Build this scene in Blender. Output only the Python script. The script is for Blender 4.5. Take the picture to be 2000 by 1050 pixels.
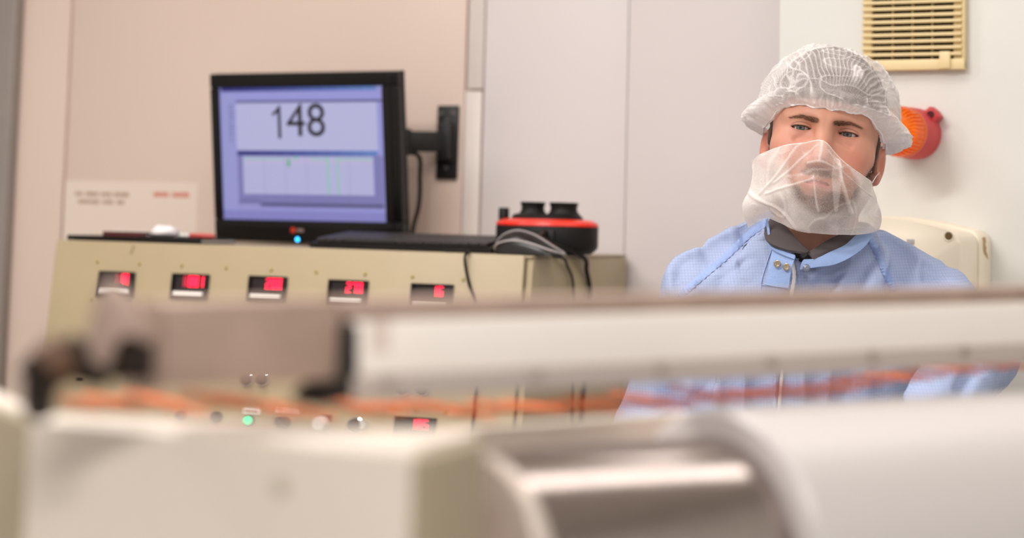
import bpy, bmesh, math, random
import numpy as np
from mathutils import Matrix, Vector
from mathutils.bvhtree import BVHTree

for o in list(bpy.data.objects):
    bpy.data.objects.remove(o, do_unlink=True)
scene = bpy.context.scene
COL = scene.collection
random.seed(4); RNG = np.random.RandomState(7)

# ------------------------------------------------------------------ camera
FOC = 2000 * 70 / 36.0
CX, CY = 1000.0, 58.0
PITCH, ROLL = math.radians(5.5), 0.026
CAM = Vector((0, 0, 1.47))
RCAM = Matrix.Rotation(math.pi / 2 + PITCH, 3, 'X') @ Matrix.Rotation(ROLL, 3, 'Z')
cam_data = bpy.data.cameras.new('camera')
cam = bpy.data.objects.new('camera', cam_data)
COL.objects.link(cam)
cam.matrix_world = Matrix.Translation(CAM) @ RCAM.to_4x4()
cam_data.lens = 70
cam_data.sensor_width = 36
cam_data.shift_y = -(525 - CY) / 2000.0
cam_data.clip_start = 0.05
cam_data.clip_end = 50
cam_data.dof.use_dof = True
cam_data.dof.focus_distance = 2.655
cam_data.dof.aperture_fstop = 2.9
scene.camera = cam

# ------------------------------------------------------------------ light
world = bpy.data.worlds.new('world'); scene.world = world
world.use_nodes = True
world.node_tree.nodes['Background'].inputs[0].default_value = (1.0, 0.968, 0.962, 1)
world.node_tree.nodes['Background'].inputs[1].default_value = 0.47

def area_light(name, loc, target, sx, sy, power, color=(1, 0.965, 0.935), rz=0.0):
    ld = bpy.data.lights.new(name, 'AREA'); ld.shape = 'RECTANGLE'
    ld.size = sx; ld.size_y = sy; ld.energy = power; ld.color = color
    o = bpy.data.objects.new(name, ld); COL.objects.link(o)
    o.location = loc
    o.rotation_euler = (0, 0, rz)          # shines straight down
    return o
LAMPS = [((-1.0, 1.75), 41, 0.0, 1.15), ((0.86, 1.92), 3.6, 0.653, 1.7), ((-1.2, 3.0), 11, 0.0, 1.15), ((0.1, 2.6), 3.5, 0.0, 1.15), ((0.1, -0.7), 50, 0.0, 1.15)]
for (lx, ly), pw, lr, ll in LAMPS:
    area_light('ceiling_lamp_light', (lx, ly, 2.74), (lx, ly, 0), ll, 0.28, pw, rz=lr)

vs = scene.view_settings
vs.view_transform = 'Standard'; vs.look = 'None'; vs.gamma = 1.0
vs.use_curve_mapping = False
vs.exposure = 0.0

# ------------------------------------------------------------------ helpers
def ray(u, v):
    return RCAM @ Vector(((u - CX) / FOC, -(v - CY) / FOC, -1))
def at(u, v, Y):
    """the point at distance Y in front of the camera seen at photo position u, v"""
    d = ray(u, v)
    return CAM + d * (Y / d.y)
def hit(u, v, p0, n):
    d = ray(u, v)
    return CAM + d * ((p0 - CAM).dot(n) / d.dot(n))

def lin(c):
    return tuple(((x / 12.92) if x <= 0.04045 else ((x + 0.055) / 1.055) ** 2.4) for x in c)
def rgb(r, g, b):
    return lin((r / 255.0, g / 255.0, b / 255.0)) + (1.0,)

MATS = {}
def mat(name, color, rough=0.5, metal=0.0, noise=0.0, nscale=30.0, bump=0.0, bscale=200.0,
        emit=None, estr=0.0, coat=0.0, stretch=None, spec=0.5, sss=0.0):
    if name in MATS: return MATS[name]
    m = bpy.data.materials.new(name); m.use_nodes = True
    nt = m.node_tree; b = nt.nodes['Principled BSDF']
    b.inputs['Base Color'].default_value = color
    b.inputs['Roughness'].default_value = rough
    b.inputs['Metallic'].default_value = metal
    b.inputs['Specular IOR Level'].default_value = spec
    if coat: b.inputs['Coat Weight'].default_value = coat
    if emit:
        b.inputs['Emission Color'].default_value = emit
        b.inputs['Emission Strength'].default_value = estr
    tc = nt.nodes.new('ShaderNodeTexCoord')
    src = tc.outputs['Object']
    if stretch:
        mp = nt.nodes.new('ShaderNodeMapping'); mp.inputs['Scale'].default_value = stretch
        nt.links.new(src, mp.inputs[0]); src = mp.outputs[0]
    if noise:
        n = nt.nodes.new('ShaderNodeTexNoise'); n.inputs['Scale'].default_value = nscale
        n.inputs['Detail'].default_value = 4
        nt.links.new(src, n.inputs['Vector'])
        mx = nt.nodes.new('ShaderNodeMix'); mx.data_type = 'RGBA'; mx.blend_type = 'MULTIPLY'
        mx.inputs[0].default_value = 1.0
        mr = nt.nodes.new('ShaderNodeMapRange')
        mr.inputs[1].default_value = 0.25; mr.inputs[2].default_value = 0.75
        mr.inputs[3].default_value = 1 - noise; mr.inputs[4].default_value = 1.0
        nt.links.new(n.outputs[0], mr.inputs[0])
        mx.inputs[6].default_value = color
        nt.links.new(mr.outputs[0], mx.inputs[7])
        nt.links.new(mx.outputs[2], b.inputs['Base Color'])
    if bump:
        n2 = nt.nodes.new('ShaderNodeTexNoise'); n2.inputs['Scale'].default_value = bscale
        n2.inputs['Detail'].default_value = 3
        nt.links.new(src, n2.inputs['Vector'])
        bp = nt.nodes.new('ShaderNodeBump'); bp.inputs['Strength'].default_value = bump
        bp.inputs['Distance'].default_value = 0.002
        nt.links.new(n2.outputs[0], bp.inputs['Height'])
        nt.links.new(bp.outputs[0], b.inputs['Normal'])
    MATS[name] = m
    return m

WORLD = {}
def _place(o, M, parent):
    COL.objects.link(o)
    WORLD[o.name] = M
    if parent is not None:
        o.parent = parent
        o.matrix_basis = WORLD[parent.name].inverted() @ M
    else:
        o.matrix_basis = M
def tag(o, label=None, cat=None, group=None, kind=None):
    if label: o['label'] = label
    if cat: o['category'] = cat
    if group: o['group'] = group
    if kind: o['kind'] = kind
    return o
def thing(name, loc, label, cat, group=None):
    o = bpy.data.objects.new(name, None); o.empty_display_size = 0.05
    _place(o, Matrix.Translation(Vector(loc)), None)
    return tag(o, label, cat, group)
def frame(o, ex, ey, ez):
    M = Matrix((ex, ey, ez)).transposed().to_4x4(); M.translation = Vector(o)
    return M
def finish(me, material, smooth=True, angle=38):
    if material is not None: me.materials.append(material)
    if smooth:
        me.polygons.foreach_set('use_smooth', [True] * len(me.polygons))
        me.set_sharp_from_angle(angle=math.radians(angle))
    me.update()

class MB:
    """collects shapes into one mesh (world coordinates unless M is given)"""
    def __init__(self, M=None):
        self.bm = bmesh.new(); self.M = M or Matrix.Identity(4)
    def _v(self, p): return self.bm.verts.new(self.M @ Vector(p))
    def box(self, lo, hi, bevel=0.0, seg=2):
        vs_ = [self._v((x, y, z)) for x in (lo[0], hi[0]) for y in (lo[1], hi[1]) for z in (lo[2], hi[2])]
        idx = ((0, 1, 3, 2), (4, 6, 7, 5), (0, 4, 5, 1), (2, 3, 7, 6), (0, 2, 6, 4), (1, 5, 7, 3))
        fs = [self.bm.faces.new([vs_[i] for i in f]) for f in idx]
        if bevel:
            es = {e for f in fs for e in f.edges}
            bmesh.ops.bevel(self.bm, geom=list(es), offset=bevel, segments=seg, affect='EDGES', profile=0.5)
        return self
    def prism(self, pts, a, b, bevel=0.0, seg=2, axis='y'):
        """outline pts (2-D) extruded from a to b along the axis"""
        def mk(p, t):
            return self._v((p[0], t, p[1]) if axis == 'y' else ((p[0], p[1], t) if axis == 'z' else (t, p[0], p[1])))
        A = [mk(p, a) for p in pts]; B = [mk(p, b) for p in pts]
        n = len(pts)
        fs = [self.bm.faces.new(A), self.bm.faces.new(B[::-1])]
        for i in range(n):
            fs.append(self.bm.faces.new((A[i], B[i], B[(i + 1) % n], A[(i + 1) % n])))
        if bevel:
            es = {e for f in fs[:2] for e in f.edges}
            bmesh.ops.bevel(self.bm, geom=list(es), offset=bevel, segments=seg, affect='EDGES', profile=0.5)
        return self
    def lathe(self, prof, seg=32, axis='z', cap=True, sx=1.0, sy=1.0):
        """profile [(r, h)] turned about the axis"""
        rings = []
        for r, h in prof:
            ring = []
            for i in range(seg):
                t = 2 * math.pi * i / seg
                a, b = r * math.cos(t) * sx, r * math.sin(t) * sy
                p = {'z': (a, b, h), 'y': (a, h, b), 'x': (h, a, b)}[axis]
                ring.append(self._v(p))
            rings.append(ring)
        for k in range(len(rings) - 1):
            A, B = rings[k], rings[k + 1]
            for i in range(seg):
                self.bm.faces.new((A[i], A[(i + 1) % seg], B[(i + 1) % seg], B[i]))
        if cap:
            self.bm.faces.new(rings[0][::-1]); self.bm.faces.new(rings[-1])
        return self
    def tube(self, pts, r, seg=8, sub=6, closed=False, flat=None):
        P = spline(pts, sub) if sub > 1 else [Vector(p) for p in pts]
        up = Vector((0.13, 0.2, 0.97)); rings = []
        for i, p in enumerate(P):
            t = (P[min(i + 1, len(P) - 1)] - P[max(i - 1, 0)])
            if t.length < 1e-9: t = Vector((1, 0, 0))
            t.normalize()
            s = t.cross(up)
            if s.length < 1e-4: s = t.cross(Vector((1, 0, 0)))
            s.normalize(); w = s.cross(t)
            rr = r(i / (len(P) - 1)) if callable(r) else r
            f2 = flat or 1.0
            rings.append([self._v(p + s * (rr * math.cos(2 * math.pi * k / seg)) + w * (rr * f2 * math.sin(2 * math.pi * k / seg))) for k in range(seg)])
        for a in range(len(rings) - 1):
            A, B = rings[a], rings[a + 1]
            for i in range(seg):
                self.bm.faces.new((A[i], A[(i + 1) % seg], B[(i + 1) % seg], B[i]))
        self.bm.faces.new(rings[0][::-1]); self.bm.faces.new(rings[-1])
        return self
    def sheet(self, rows, thick=0.0):
        """grid of points; thickened into a closed slab when thick > 0"""
        V = [[self._v(p) for p in r] for r in rows]
        for i in range(len(V) - 1):
            for j in range(len(V[0]) - 1):
                self.bm.faces.new((V[i][j], V[i][j + 1], V[i + 1][j + 1], V[i + 1][j]))
        if thick:
            self.bm.normal_update()
            bmesh.ops.solidify(self.bm, geom=list(self.bm.faces), thickness=thick)
        return self
    def quad(self, pts):
        self.bm.faces.new([self._v(p) for p in pts]); return self
    def mesh(self, name, material=None, smooth=True, angle=38, center=True, recalc=True):
        if recalc: bmesh.ops.recalc_face_normals(self.bm, faces=list(self.bm.faces))
        c = Vector((0, 0, 0))
        if center:
            n = len(self.bm.verts)
            for v in self.bm.verts: c += v.co
            c /= max(n, 1)
            for v in self.bm.verts: v.co -= c
        me = bpy.data.meshes.new(name); self.bm.to_mesh(me); self.bm.free()
        finish(me, material, smooth, angle)
        return me, c
    def build(self, name, material, parent=None, smooth=True, angle=38, recalc=True):
        me, c = self.mesh(name, material, smooth, angle, True, recalc)
        o = bpy.data.objects.new(name, me)
        _place(o, Matrix.Translation(c), parent)
        return o
def inst(name, me, M, parent=None):
    o = bpy.data.objects.new(name, me); _place(o, M, parent); return o
def np_obj(name, verts, faces, material, parent=None, smooth=True, cols=None, angle=None):
    verts = np.asarray(verts, dtype=np.float64)
    c = verts.mean(0)
    me = bpy.data.meshes.new(name)
    me.from_pydata((verts - c).tolist(), [], [list(map(int, f)) for f in faces] if not isinstance(faces, np.ndarray) else faces.tolist())
    if material is not None: me.materials.append(material)
    if smooth: me.polygons.foreach_set('use_smooth', [True] * len(me.polygons))
    if angle: me.set_sharp_from_angle(angle=math.radians(angle))
    if cols is not None:
        at_ = me.color_attributes.new('Col', 'FLOAT_COLOR', 'POINT')
        a = np.ones((len(verts), 4), dtype=np.float32); a[:, :cols.shape[1]] = cols
        at_.data.foreach_set('color', a.ravel())
    me.update()
    o = bpy.data.objects.new(name, me)
    _place(o, Matrix.Translation(Vector(c)), parent)
    return o
def spline(pts, sub=6):
    P = [Vector(p) for p in pts]
    if len(P) < 3: 
        return [P[0].lerp(P[-1], i / sub) for i in range(sub + 1)]
    out = []
    for i in range(len(P) - 1):
        p0 = P[max(i - 1, 0)]; p1 = P[i]; p2 = P[i + 1]; p3 = P[min(i + 2, len(P) - 1)]
        for k in range(sub):
            t = k / sub
            out.append(0.5 * ((2 * p1) + (p2 - p0) * t + (2 * p0 - 5 * p1 + 4 * p2 - p3) * t * t + (3 * p1 - p0 - 3 * p2 + p3) * t ** 3))
    out.append(P[-1]); return out
def text_mesh(s, size, name):
    cu = bpy.data.curves.new(name, 'FONT'); cu.body = s; cu.size = size; cu.extrude = 0.0002
    cu.align_x = 'CENTER'; cu.align_y = 'CENTER'
    o = bpy.data.objects.new(name, cu); COL.objects.link(o)
    dg = bpy.context.evaluated_depsgraph_get()
    me = bpy.data.meshes.new_from_object(o.evaluated_get(dg))
    bpy.data.objects.remove(o); return me

# ------------------------------------------------------------------ implicit surfaces
def V3(p): return np.array(p, dtype=np.float32)
def smin(a, b, k):
    h = np.clip(0.5 + 0.5 * (b - a) / k, 0, 1); return b + (a - b) * h - k * h * (1 - h)
def smax(a, b, k): return -smin(-a, -b, k)
def ell(X, Y, Z, c, r):
    a, b, d = (X - c[0]) / r[0], (Y - c[1]) / r[1], (Z - c[2]) / r[2]
    k0 = np.sqrt(a * a + b * b + d * d); k1 = np.sqrt((a / r[0]) ** 2 + (b / r[1]) ** 2 + (d / r[2]) ** 2) + 1e-6
    return k0 * (k0 - 1) / k1
def cap(X, Y, Z, a, b, ra, rb=None, sq=None):
    if rb is None: rb = ra
    a = np.asarray(a, np.float32); b = np.asarray(b, np.float32); ba = b - a
    px, py, pz = X - a[0], Y - a[1], Z - a[2]
    h = np.clip((px * ba[0] + py * ba[1] + pz * ba[2]) / float(ba @ ba), 0, 1)
    dx, dy, dz = px - ba[0] * h, py - ba[1] * h, pz - ba[2] * h
    if sq: dx, dy, dz = dx / sq[0], dy / sq[1], dz / sq[2]
    return np.sqrt(dx * dx + dy * dy + dz * dz) - (ra + (rb - ra) * h)
def axis_pts(*segs):
    """axis coordinates: (start, end, step) pieces put in a row"""
    out = []
    for a, b, h in segs:
        n = max(1, int(round((b - a) / h))); out.extend([a + (b - a) * i / n for i in range(n)])
    out.append(segs[-1][1]); return np.array(out, np.float32)
def surfnet(fn, xs, ys, zs):
    F = fn(xs[:, None, None], ys[None, :, None], zs[None, None, :])
    F = np.broadcast_to(F, (len(xs), len(ys), len(zs)))
    S = F < 0
    nx, ny, nz = F.shape
    def c8(A):
        return [A[i:nx - 1 + i, j:ny - 1 + j, k:nz - 1 + k] for i in (0, 1) for j in (0, 1) for k in (0, 1)]
    cs = c8(S); cnt = np.zeros((nx - 1, ny - 1, nz - 1), np.int8)
    for c in cs: cnt += c
    act = (cnt > 0) & (cnt < 8)
    I, J, K = np.nonzero(act)
    idx = np.full(act.shape, -1, np.int32); idx[I, J, K] = np.arange(len(I))
    acc = np.zeros((len(I), 3)); num = np.zeros(len(I))
    corners = [(i, j, k) for i in (0, 1) for j in (0, 1) for k in (0, 1)]
    for a in corners:
        for ax in range(3):
            if a[ax] == 1: continue
            b = list(a); b[ax] = 1
            fa = F[I + a[0], J + a[1], K + a[2]].astype(np.float64); fb = F[I + b[0], J + b[1], K + b[2]].astype(np.float64)
            m = (fa < 0) != (fb < 0)
            t = np.where(m, fa / np.where(m, fa - fb, 1), 0)
            pa = np.stack([xs[I + a[0]], ys[J + a[1]], zs[K + a[2]]], 1).astype(np.float64)
            pb = np.stack([xs[I + b[0]], ys[J + b[1]], zs[K + b[2]]], 1).astype(np.float64)
            acc += np.where(m[:, None], pa + (pb - pa) * t[:, None], 0); num += m
    V = acc / num[:, None]
    quads = []
    # edges along each axis
    for ax in range(3):
        A = S.take(range(0, S.shape[ax] - 1), ax); B = S.take(range(1, S.shape[ax]), ax)
        ch = A != B
        o1, o2 = [(1, 2), (2, 0), (0, 1)][ax]
        e = np.array(np.nonzero(ch)).T
        ok = (e[:, o1] > 0) & (e[:, o2] > 0) & (e[:, o1] < act.shape[o1]) & (e[:, o2] < act.shape[o2])
        e = e[ok]; ins = A[e[:, 0], e[:, 1], e[:, 2]]
        q = []
        for d1, d2 in ((-1, -1), (0, -1), (0, 0), (-1, 0)):
            g = e.copy(); g[:, o1] += d1; g[:, o2] += d2
            q.append(idx[g[:, 0], g[:, 1], g[:, 2]])
        q = np.stack(q, 1); q[~ins] = q[~ins][:, ::-1]
        quads.append(q)
    Q = np.concatenate(quads); Q = Q[(Q >= 0).all(1)]
    return V, Q
def vnoise(P, scale, seed=0):
    """smooth value noise, about -1..1, at points P (n,3)"""
    P = np.asarray(P, np.float64) * scale + seed * 17.3
    i = np.floor(P).astype(np.int64); f = P - i; f = f * f * (3 - 2 * f)
    def h(a, b, c):
        n = (a * 374761393 + b * 668265263 + c * 2147483647 + seed * 974711) & 0x7fffffff
        n = ((n ^ (n >> 13)) * 1274126177) & 0x7fffffff
        return ((n ^ (n >> 16)) & 0xffff) / 32767.5 - 1
    r = 0
    for a in (0, 1):
        for b in (0, 1):
            for c in (0, 1):
                w = (f[:, 0] if a else 1 - f[:, 0]) * (f[:, 1] if b else 1 - f[:, 1]) * (f[:, 2] if c else 1 - f[:, 2])
                r = r + w * h(i[:, 0] + a, i[:, 1] + b, i[:, 2] + c)
    return r
# ------------------------------------------------------------------ setting
M_WALL = mat('painted panel wall', rgb(222, 200, 188), 0.30, noise=0.03, nscale=3, bump=0.03, bscale=60, spec=0.4)
M_WALL2 = mat('lilac white wall panel', rgb(222, 213, 213), 0.4, noise=0.03, nscale=4, bump=0.03, bscale=60)
M_WALL3 = mat('cream plaster wall', rgb(220, 219, 214), 0.6, noise=0.04, nscale=9, bump=0.12, bscale=350)
M_STRIP = mat('cover strip', rgb(224, 212, 206), 0.4, noise=0.03)
M_TRIMG = mat('grey door post', rgb(148, 138, 132), 0.45, noise=0.08, nscale=8)
M_FLOOR = mat('grey vinyl floor', rgb(168, 160, 150), 0.4, noise=0.15, nscale=25)
M_CEIL = mat('white ceiling', rgb(238, 234, 228), 0.8, bump=0.1)

A_ = at(110, 468, 3.70); B_ = at(1035, 500, 3.32)
ZTOP = (A_.z + B_.z) / 2
A_.z = B_.z = ZTOP
CEX = (B_ - A_); CLEN = CEX.length; CEX.normalize()
CBK = Vector((-CEX.y, CEX.x, 0))            # away from the viewer, into the wall
UP = Vector((0, 0, 1))
CON = frame(A_, CEX, CBK, UP)               # console frame: along, back, up (origin: left end of the top front edge)
WD = 0.475                                  # distance from the console edge to the wall
def wall_s(u, v=300, off=0.0):
    p = hit(u, v, A_ + CBK * (WD - off), CBK)
    return (p - A_).dot(CEX)
def wall_p(u, v, off=0.0):
    return hit(u, v, A_ + CBK * (WD - off), CBK)

wb = MB(CON); wb.box((-2.6, WD + 0.004, -ZTOP), (2.6, WD + 0.10, 2.8 - ZTOP))
wall_back = tag(wb.build('wall_back', M_WALL), kind='structure')
def wall_panel(s0, s1, m, proud=0.005, z0=-ZTOP, z1=2.8 - ZTOP, name='wall_panel'):
    return MB(CON).box((s0, WD - proud, z0), (s1, WD + 0.004, z1), 0.0012).build(name, m, wall_back)
s_edge = [wall_s(-260), wall_s(128), wall_s(136), wall_s(906), wall_s(944), wall_s(1224), wall_s(1225.4), wall_s(1700)]
wall_panel(s_edge[0], s_edge[1], M_WALL)
wall_panel(s_edge[2], s_edge[3], M_WALL)
wall_panel(s_edge[4], s_edge[5], M_WALL2)
wall_panel(s_edge[6], s_edge[7], M_WALL2)
zj = wall_p(940, 176).z - ZTOP
wall_panel(s_edge[3] + 0.006, s_edge[4] - 0.002, M_STRIP, 0.0075, zj + 0.002, name='cover_strip')
wall_panel(s_edge[3] + 0.002, s_edge[4] - 0.004, M_STRIP, 0.006, -ZTOP, zj - 0.002, name='cover_strip')

RY = math.radians(30)
REX = Vector((math.cos(RY), -math.sin(RY), 0)); RBK = Vector((math.sin(RY), math.cos(RY), 0))
R0 = at(1800, 300, 3.2)
def rw(u, v, off=0.0): return hit(u, v, R0 - RBK * off, RBK)
RWF = frame(Vector((R0.x, R0.y, 0)), REX, RBK, UP)
sr0 = (rw(1522, 60) - R0).dot(REX)
tag(MB(RWF).box((sr0, 0, 0), (1.6, 0.30, 2.8), 0.002).build('wall_right', M_WALL3), kind='structure')
tag(MB().box((-3.6, -0.9, -0.05), (3.2, 6.0, 0.0)).build('floor', M_FLOOR), kind='structure')
tag(MB().box((-3.6, -0.9, 2.8), (3.2, 6.0, 2.86)).build('ceiling', M_CEIL), kind='structure')
# unseen side wall, added to block ambient light from the right
tag(MB().box((1.75, -0.9, 0.0), (1.83, 2.6, 2.8)).build('added_side_wall', M_WALL3), kind='structure')
tag(MB().box((-2.75, -0.9, 0.0), (-2.67, 6.0, 2.8)).build('wall_left', M_WALL3), kind='structure')
# grey door post at the left
sp = wall_s(16, 300, 0.04)
tag(MB(CON).box((sp - 0.30, WD - 0.04, -ZTOP), (sp, WD - 0.006, 2.8 - ZTOP), 0.008, 3).build('trim_1', M_TRIMG), kind='structure')

# ceiling lamps (the area lights above shine through their diffusers)
M_LAMPB = mat('lamp housing', rgb(230, 230, 228), 0.4)
M_LAMPD = mat('lamp diffuser', rgb(250, 246, 238), 0.5, emit=(1, 0.94, 0.88, 1), estr=3.0)
lnames = ['slim ceiling lamp nearest the door post, towards the viewer', 'slim ceiling lamp set aslant above the white drum',
          'slim ceiling lamp above the control console', 'slim ceiling lamp above the man in the cap', 'slim ceiling lamp above the foreground machine']
for ((lx, ly), pw, lr, ll), lb in zip(LAMPS, lnames):
    t = thing('ceiling_lamp', (lx, ly, 2.8), lb, 'lamp', 'ceiling lamps')
    LF = Matrix.Translation((lx, ly, 0)) @ Matrix.Rotation(lr, 4, 'Z')
    MB(LF).box((-ll / 2 - 0.045, -0.17, 2.765), (ll / 2 + 0.045, 0.17, 2.80), 0.006).build('lamp_body', M_LAMPB, t)
    MB(LF).box((-ll / 2 - 0.015, -0.15, 2.757), (ll / 2 + 0.015, 0.15, 2.766), 0.003).build('diffuser', M_LAMPD, t)

# ------------------------------------------------------------------ control console
M_CON = mat('olive cream console paint', rgb(177, 159, 128), 0.42, noise=0.05, nscale=14, bump=0.05, bscale=400)
M_CONS = mat('console side paint', rgb(176, 160, 128), 0.45, noise=0.06, nscale=10)
M_GAP = mat('dark seam', rgb(60, 52, 40), 0.7)
M_BLK = mat('black plastic', rgb(20, 17, 17), 0.5, noise=0.2, nscale=60, spec=0.25)
M_BLKG = mat('gloss black plastic', rgb(15, 12, 13), 0.28, spec=0.25)
M_LCDB = mat('dark meter window', rgb(30, 16, 20), 0.25)
M_WHT = mat('white plastic', rgb(238, 234, 228), 0.4)
M_CHR = mat('chrome', rgb(225, 225, 228), 0.12, 1.0)
M_RED = mat('red digits', rgb(255, 20, 50), 0.4, emit=(1.0, 0.012, 0.05, 1), estr=3.4)
M_REDD = mat('dim red digits', rgb(170, 40, 60), 0.4, emit=(1.0, 0.03, 0.09, 1), estr=0.5)
M_GRN = mat('green lamp', rgb(20, 200, 130), 0.3, emit=(0.02, 0.75, 0.33, 1), estr=1.5)
M_TEXT = mat('brown print', rgb(172, 142, 122), 0.7)
M_TEXTR = mat('red print', rgb(214, 120, 104), 0.7)
M_SCREW = mat('brass screw', rgb(186, 168, 110), 0.35, 0.7)
TILT = math.radians(6.5)
PDN = (-CBK * math.sin(TILT) - UP * math.cos(TILT))          # down along the sloped panel
PN = (-CBK * math.cos(TILT) + UP * math.sin(TILT))           # its outward normal
console = thing('control_console', A_ + CEX * (CLEN / 2) + Vector((0, 0, -ZTOP)) + CBK * 0.2,
                'cream olive control console with red digit meters under the monitor', 'control console')
PH = 0.62
dx = PH * math.sin(TILT); dz = PH * math.cos(TILT)
XR = 0.012
mb = MB(CON)
mb.prism([(0.004, -0.004), (WD - 0.02, -0.004), (WD - 0.02, -ZTOP), (-dx, -ZTOP), (-dx + 0.004, -dz - 0.004)], 0.006, CLEN - 0.006, axis='x')
mb.build('cabinet_body', M_CONS, console)
pf = frame(A_, CEX, -PN, -PDN)                                # panel frame: along, inwards, up the slope
MB(pf).box((0.0, 0.0, -PH), (CLEN - 0.010, 0.006, 0.001), 0.0025).build('front_panel', M_CON, console)
MB(CON).box((0.0, 0.002, -0.004), (CLEN + 0.004, WD - 0.02, 0.0), 0.0015).build('top_plate', M_CON, console)
# side panels with their seams
for x0, x1 in ((CLEN - 0.006, CLEN + 0.004),):
    MB(CON).prism([(0.006, -0.005), (0.165, -0.005), (0.165, -ZTOP), (-dx + 0.006, -ZTOP), (-dx + 0.006, -dz - 0.004)], x0, x1, axis='x').build('side_panel', M_CONS, console)
    MB(CON).box((x0, 0.169, -ZTOP), (x1, WD - 0.02, -0.005), 0.001).build('side_panel', M_CONS, console)
MB(pf).box((CLEN - 0.009, 0.004, -PH), (CLEN - 0.0065, 0.012, -0.004)).build('panel_seam', M_GAP, console)
MB(CON).box((-0.004, 0.01, -ZTOP), (0.006, WD - 0.02, -0.004), 0.001).build('side_panel', M_CONS, console)

def pan(u, v):
    """along / up-slope coordinates of a photo position on the console panel"""
    q = hit(u, v, A_, PN) - A_
    return q.dot(CEX), -q.dot(PDN)
SEG = {'0': 'abcdef', '1': 'bc', '2': 'abged', '3': 'abgcd', '4': 'fgbc', '5': 'afgcd', '6': 'afgecd', '7': 'abc', '8': 'abcdefg', '9': 'abcdfg', ' ': ''}
def digits(s, x, z, w, h, m, parent, y=-0.0012):
    t = h * 0.16
    for i, ch in enumerate(s):
        b = MB(pf); ok = False
        x0 = x + i * w * 1.28
        R = {'a': (0, h - t, w, h), 'd': (0, 0, w, t), 'g': (0, h / 2 - t / 2, w, h / 2 + t / 2), 'f': (0, h / 2, t, h), 'b': (w - t, h / 2, w, h), 'e': (0, 0, t, h / 2), 'c': (w - t, 0, w, h / 2)}
        for k in SEG[ch]:
            r = R[k]; e = t * 0.08
            b.box((x0 + r[0] + e, y, z + r[1] + e), (x0 + r[2] - e, y + 0.0008, z + r[3] - e)); ok = True
        if ok: b.build('digit', m, parent, smooth=False)
        else: b.bm.free()
def meter(u, v, w, h, s, sx, label=True, strong=True, pre=''):
    x, z = pan(u, v)
    fr = MB(pf)
    o = 0.004
    fr.box((x - w / 2, -0.006, z - h / 2), (x + w / 2, 0.004, z - h / 2 + o), 0.001)
    fr.box((x - w / 2, -0.006, z + h / 2 - o), (x + w / 2, 0.004, z + h / 2), 0.001)
    fr.box((x - w / 2, -0.006, z - h / 2), (x - w / 2 + o, 0.004, z + h / 2), 0.001)
    fr.box((x + w / 2 - o, -0.006, z - h / 2), (x + w / 2, 0.004, z + h / 2), 0.001)
    f = fr.build('panel_meter', M_BLK, console)
    MB(pf).box((x - w / 2 + o, -0.001, z - h / 2 + o), (x + w / 2 - o, 0.003, z + h / 2 - o)).build('meter_window', M_LCDB, f)
    dh = h * 0.40; dw = dh * 0.46
    zz = z + h * 0.02
    if pre: digits(pre, x + sx - len(pre) * dw * 1.28, zz, dw, dh, M_REDD, f, -0.002)
    digits(s, x + sx, zz, dw, dh, M_RED if strong else M_REDD, f, -0.002)
    if label:
        MB(pf).box((x - w / 2 + o + 0.001, -0.0042, z - h * 0.36), (x + w * 0.36, -0.001, z - h * 0.17), 0.0008).build('label_strip', M_WHT, f)
    return f
MW, MH = 0.0765, 0.0475
meter(228, 556, MW, MH, '18', 0.004, pre='1')
meter(372, 561, MW, MH, '881', -0.004, pre='8')
meter(523, 566, MW, MH, '200', -0.004, pre='')
meter(680, 574, MW, MH, '270', -0.004)
meter(844, 582, MW + 0.002, MH, '16', 0.0, strong=True)
meter(811, 842, MW, MH, '185', -0.008, label=False)
# small screws and drilled holes of the panel
me_s, _ = MB().lathe([(0.0001, -0.0014), (0.0026, -0.0012), (0.0032, -0.0004), (0.0034, 0.001)], 12, 'y').mesh('panel_screw', M_SCREW, center=False)
for u, v in ((190, 511), (272, 515), (355, 519), (442, 523), (530, 527), (618, 531), (713, 535), (806, 540), (905, 546), (325, 810), (768, 796), (812, 798), (870, 803), (180, 585)):
    x, z = pan(u, v); inst('panel_screw', me_s, pf @ Matrix.Translation((x, -0.0006, z)), console)
# scratch near the top edge
x, z = pan(259, 487); MB(pf @ Matrix.Translation((x, 0, z)) @ Matrix.Rotation(0.35, 4, 'Y')).box((-0.0013, -0.0008, -0.009), (0.0013, 0.001, 0.008), 0.0006).build('paint_chip', mat('chipped paint', rgb(120, 104, 72), 0.7), console)
# buttons and knobs of the lower row
def knob(u, v, r, m, d=0.016, name='knob', pointer=False, ring=None):
    x, z = pan(u, v); M = pf @ Matrix.Translation((x, 0, z))
    b = MB(M).lathe([(0.0005, -d), (r * 0.78, -d), (r * 0.9, -d + 0.0016), (r, -0.004), (r, 0.002)], 24, 'y')
    o = b.build(name, m, console)
    if pointer:
        MB(M @ Matrix.Rotation(-0.9, 4, 'Y')).box((-0.0022, -d - 0.003, -r * 1.35), (0.0022, -d + 0.005, r * 0.8), 0.001).build('pointer', m, o)
    if ring:
        MB(M).lathe([(r * 1.02, -0.005), (r * 1.25, -0.004), (r * 1.3, 0.0), (r * 1.02, 0.001)], 24, 'y', cap=False).build('collar_ring', ring, o)
    return o
M_DKN = mat('dark grey knob', rgb(62, 54, 52), 0.45)
knob(355, 811, 0.0098, M_DKN, 0.010, 'push_button')
knob(424, 815, 0.0110, M_DKN, 0.010, 'push_button')
k = knob(487, 823, 0.0085, M_GRN, 0.010, 'pilot_lamp', ring=M_DKN)
knob(556, 826, 0.0125, M_DKN, 0.018, 'selector_knob', pointer=True)
knob(629, 829, 0.0145, M_WHT, 0.014, 'push_button')
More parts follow.
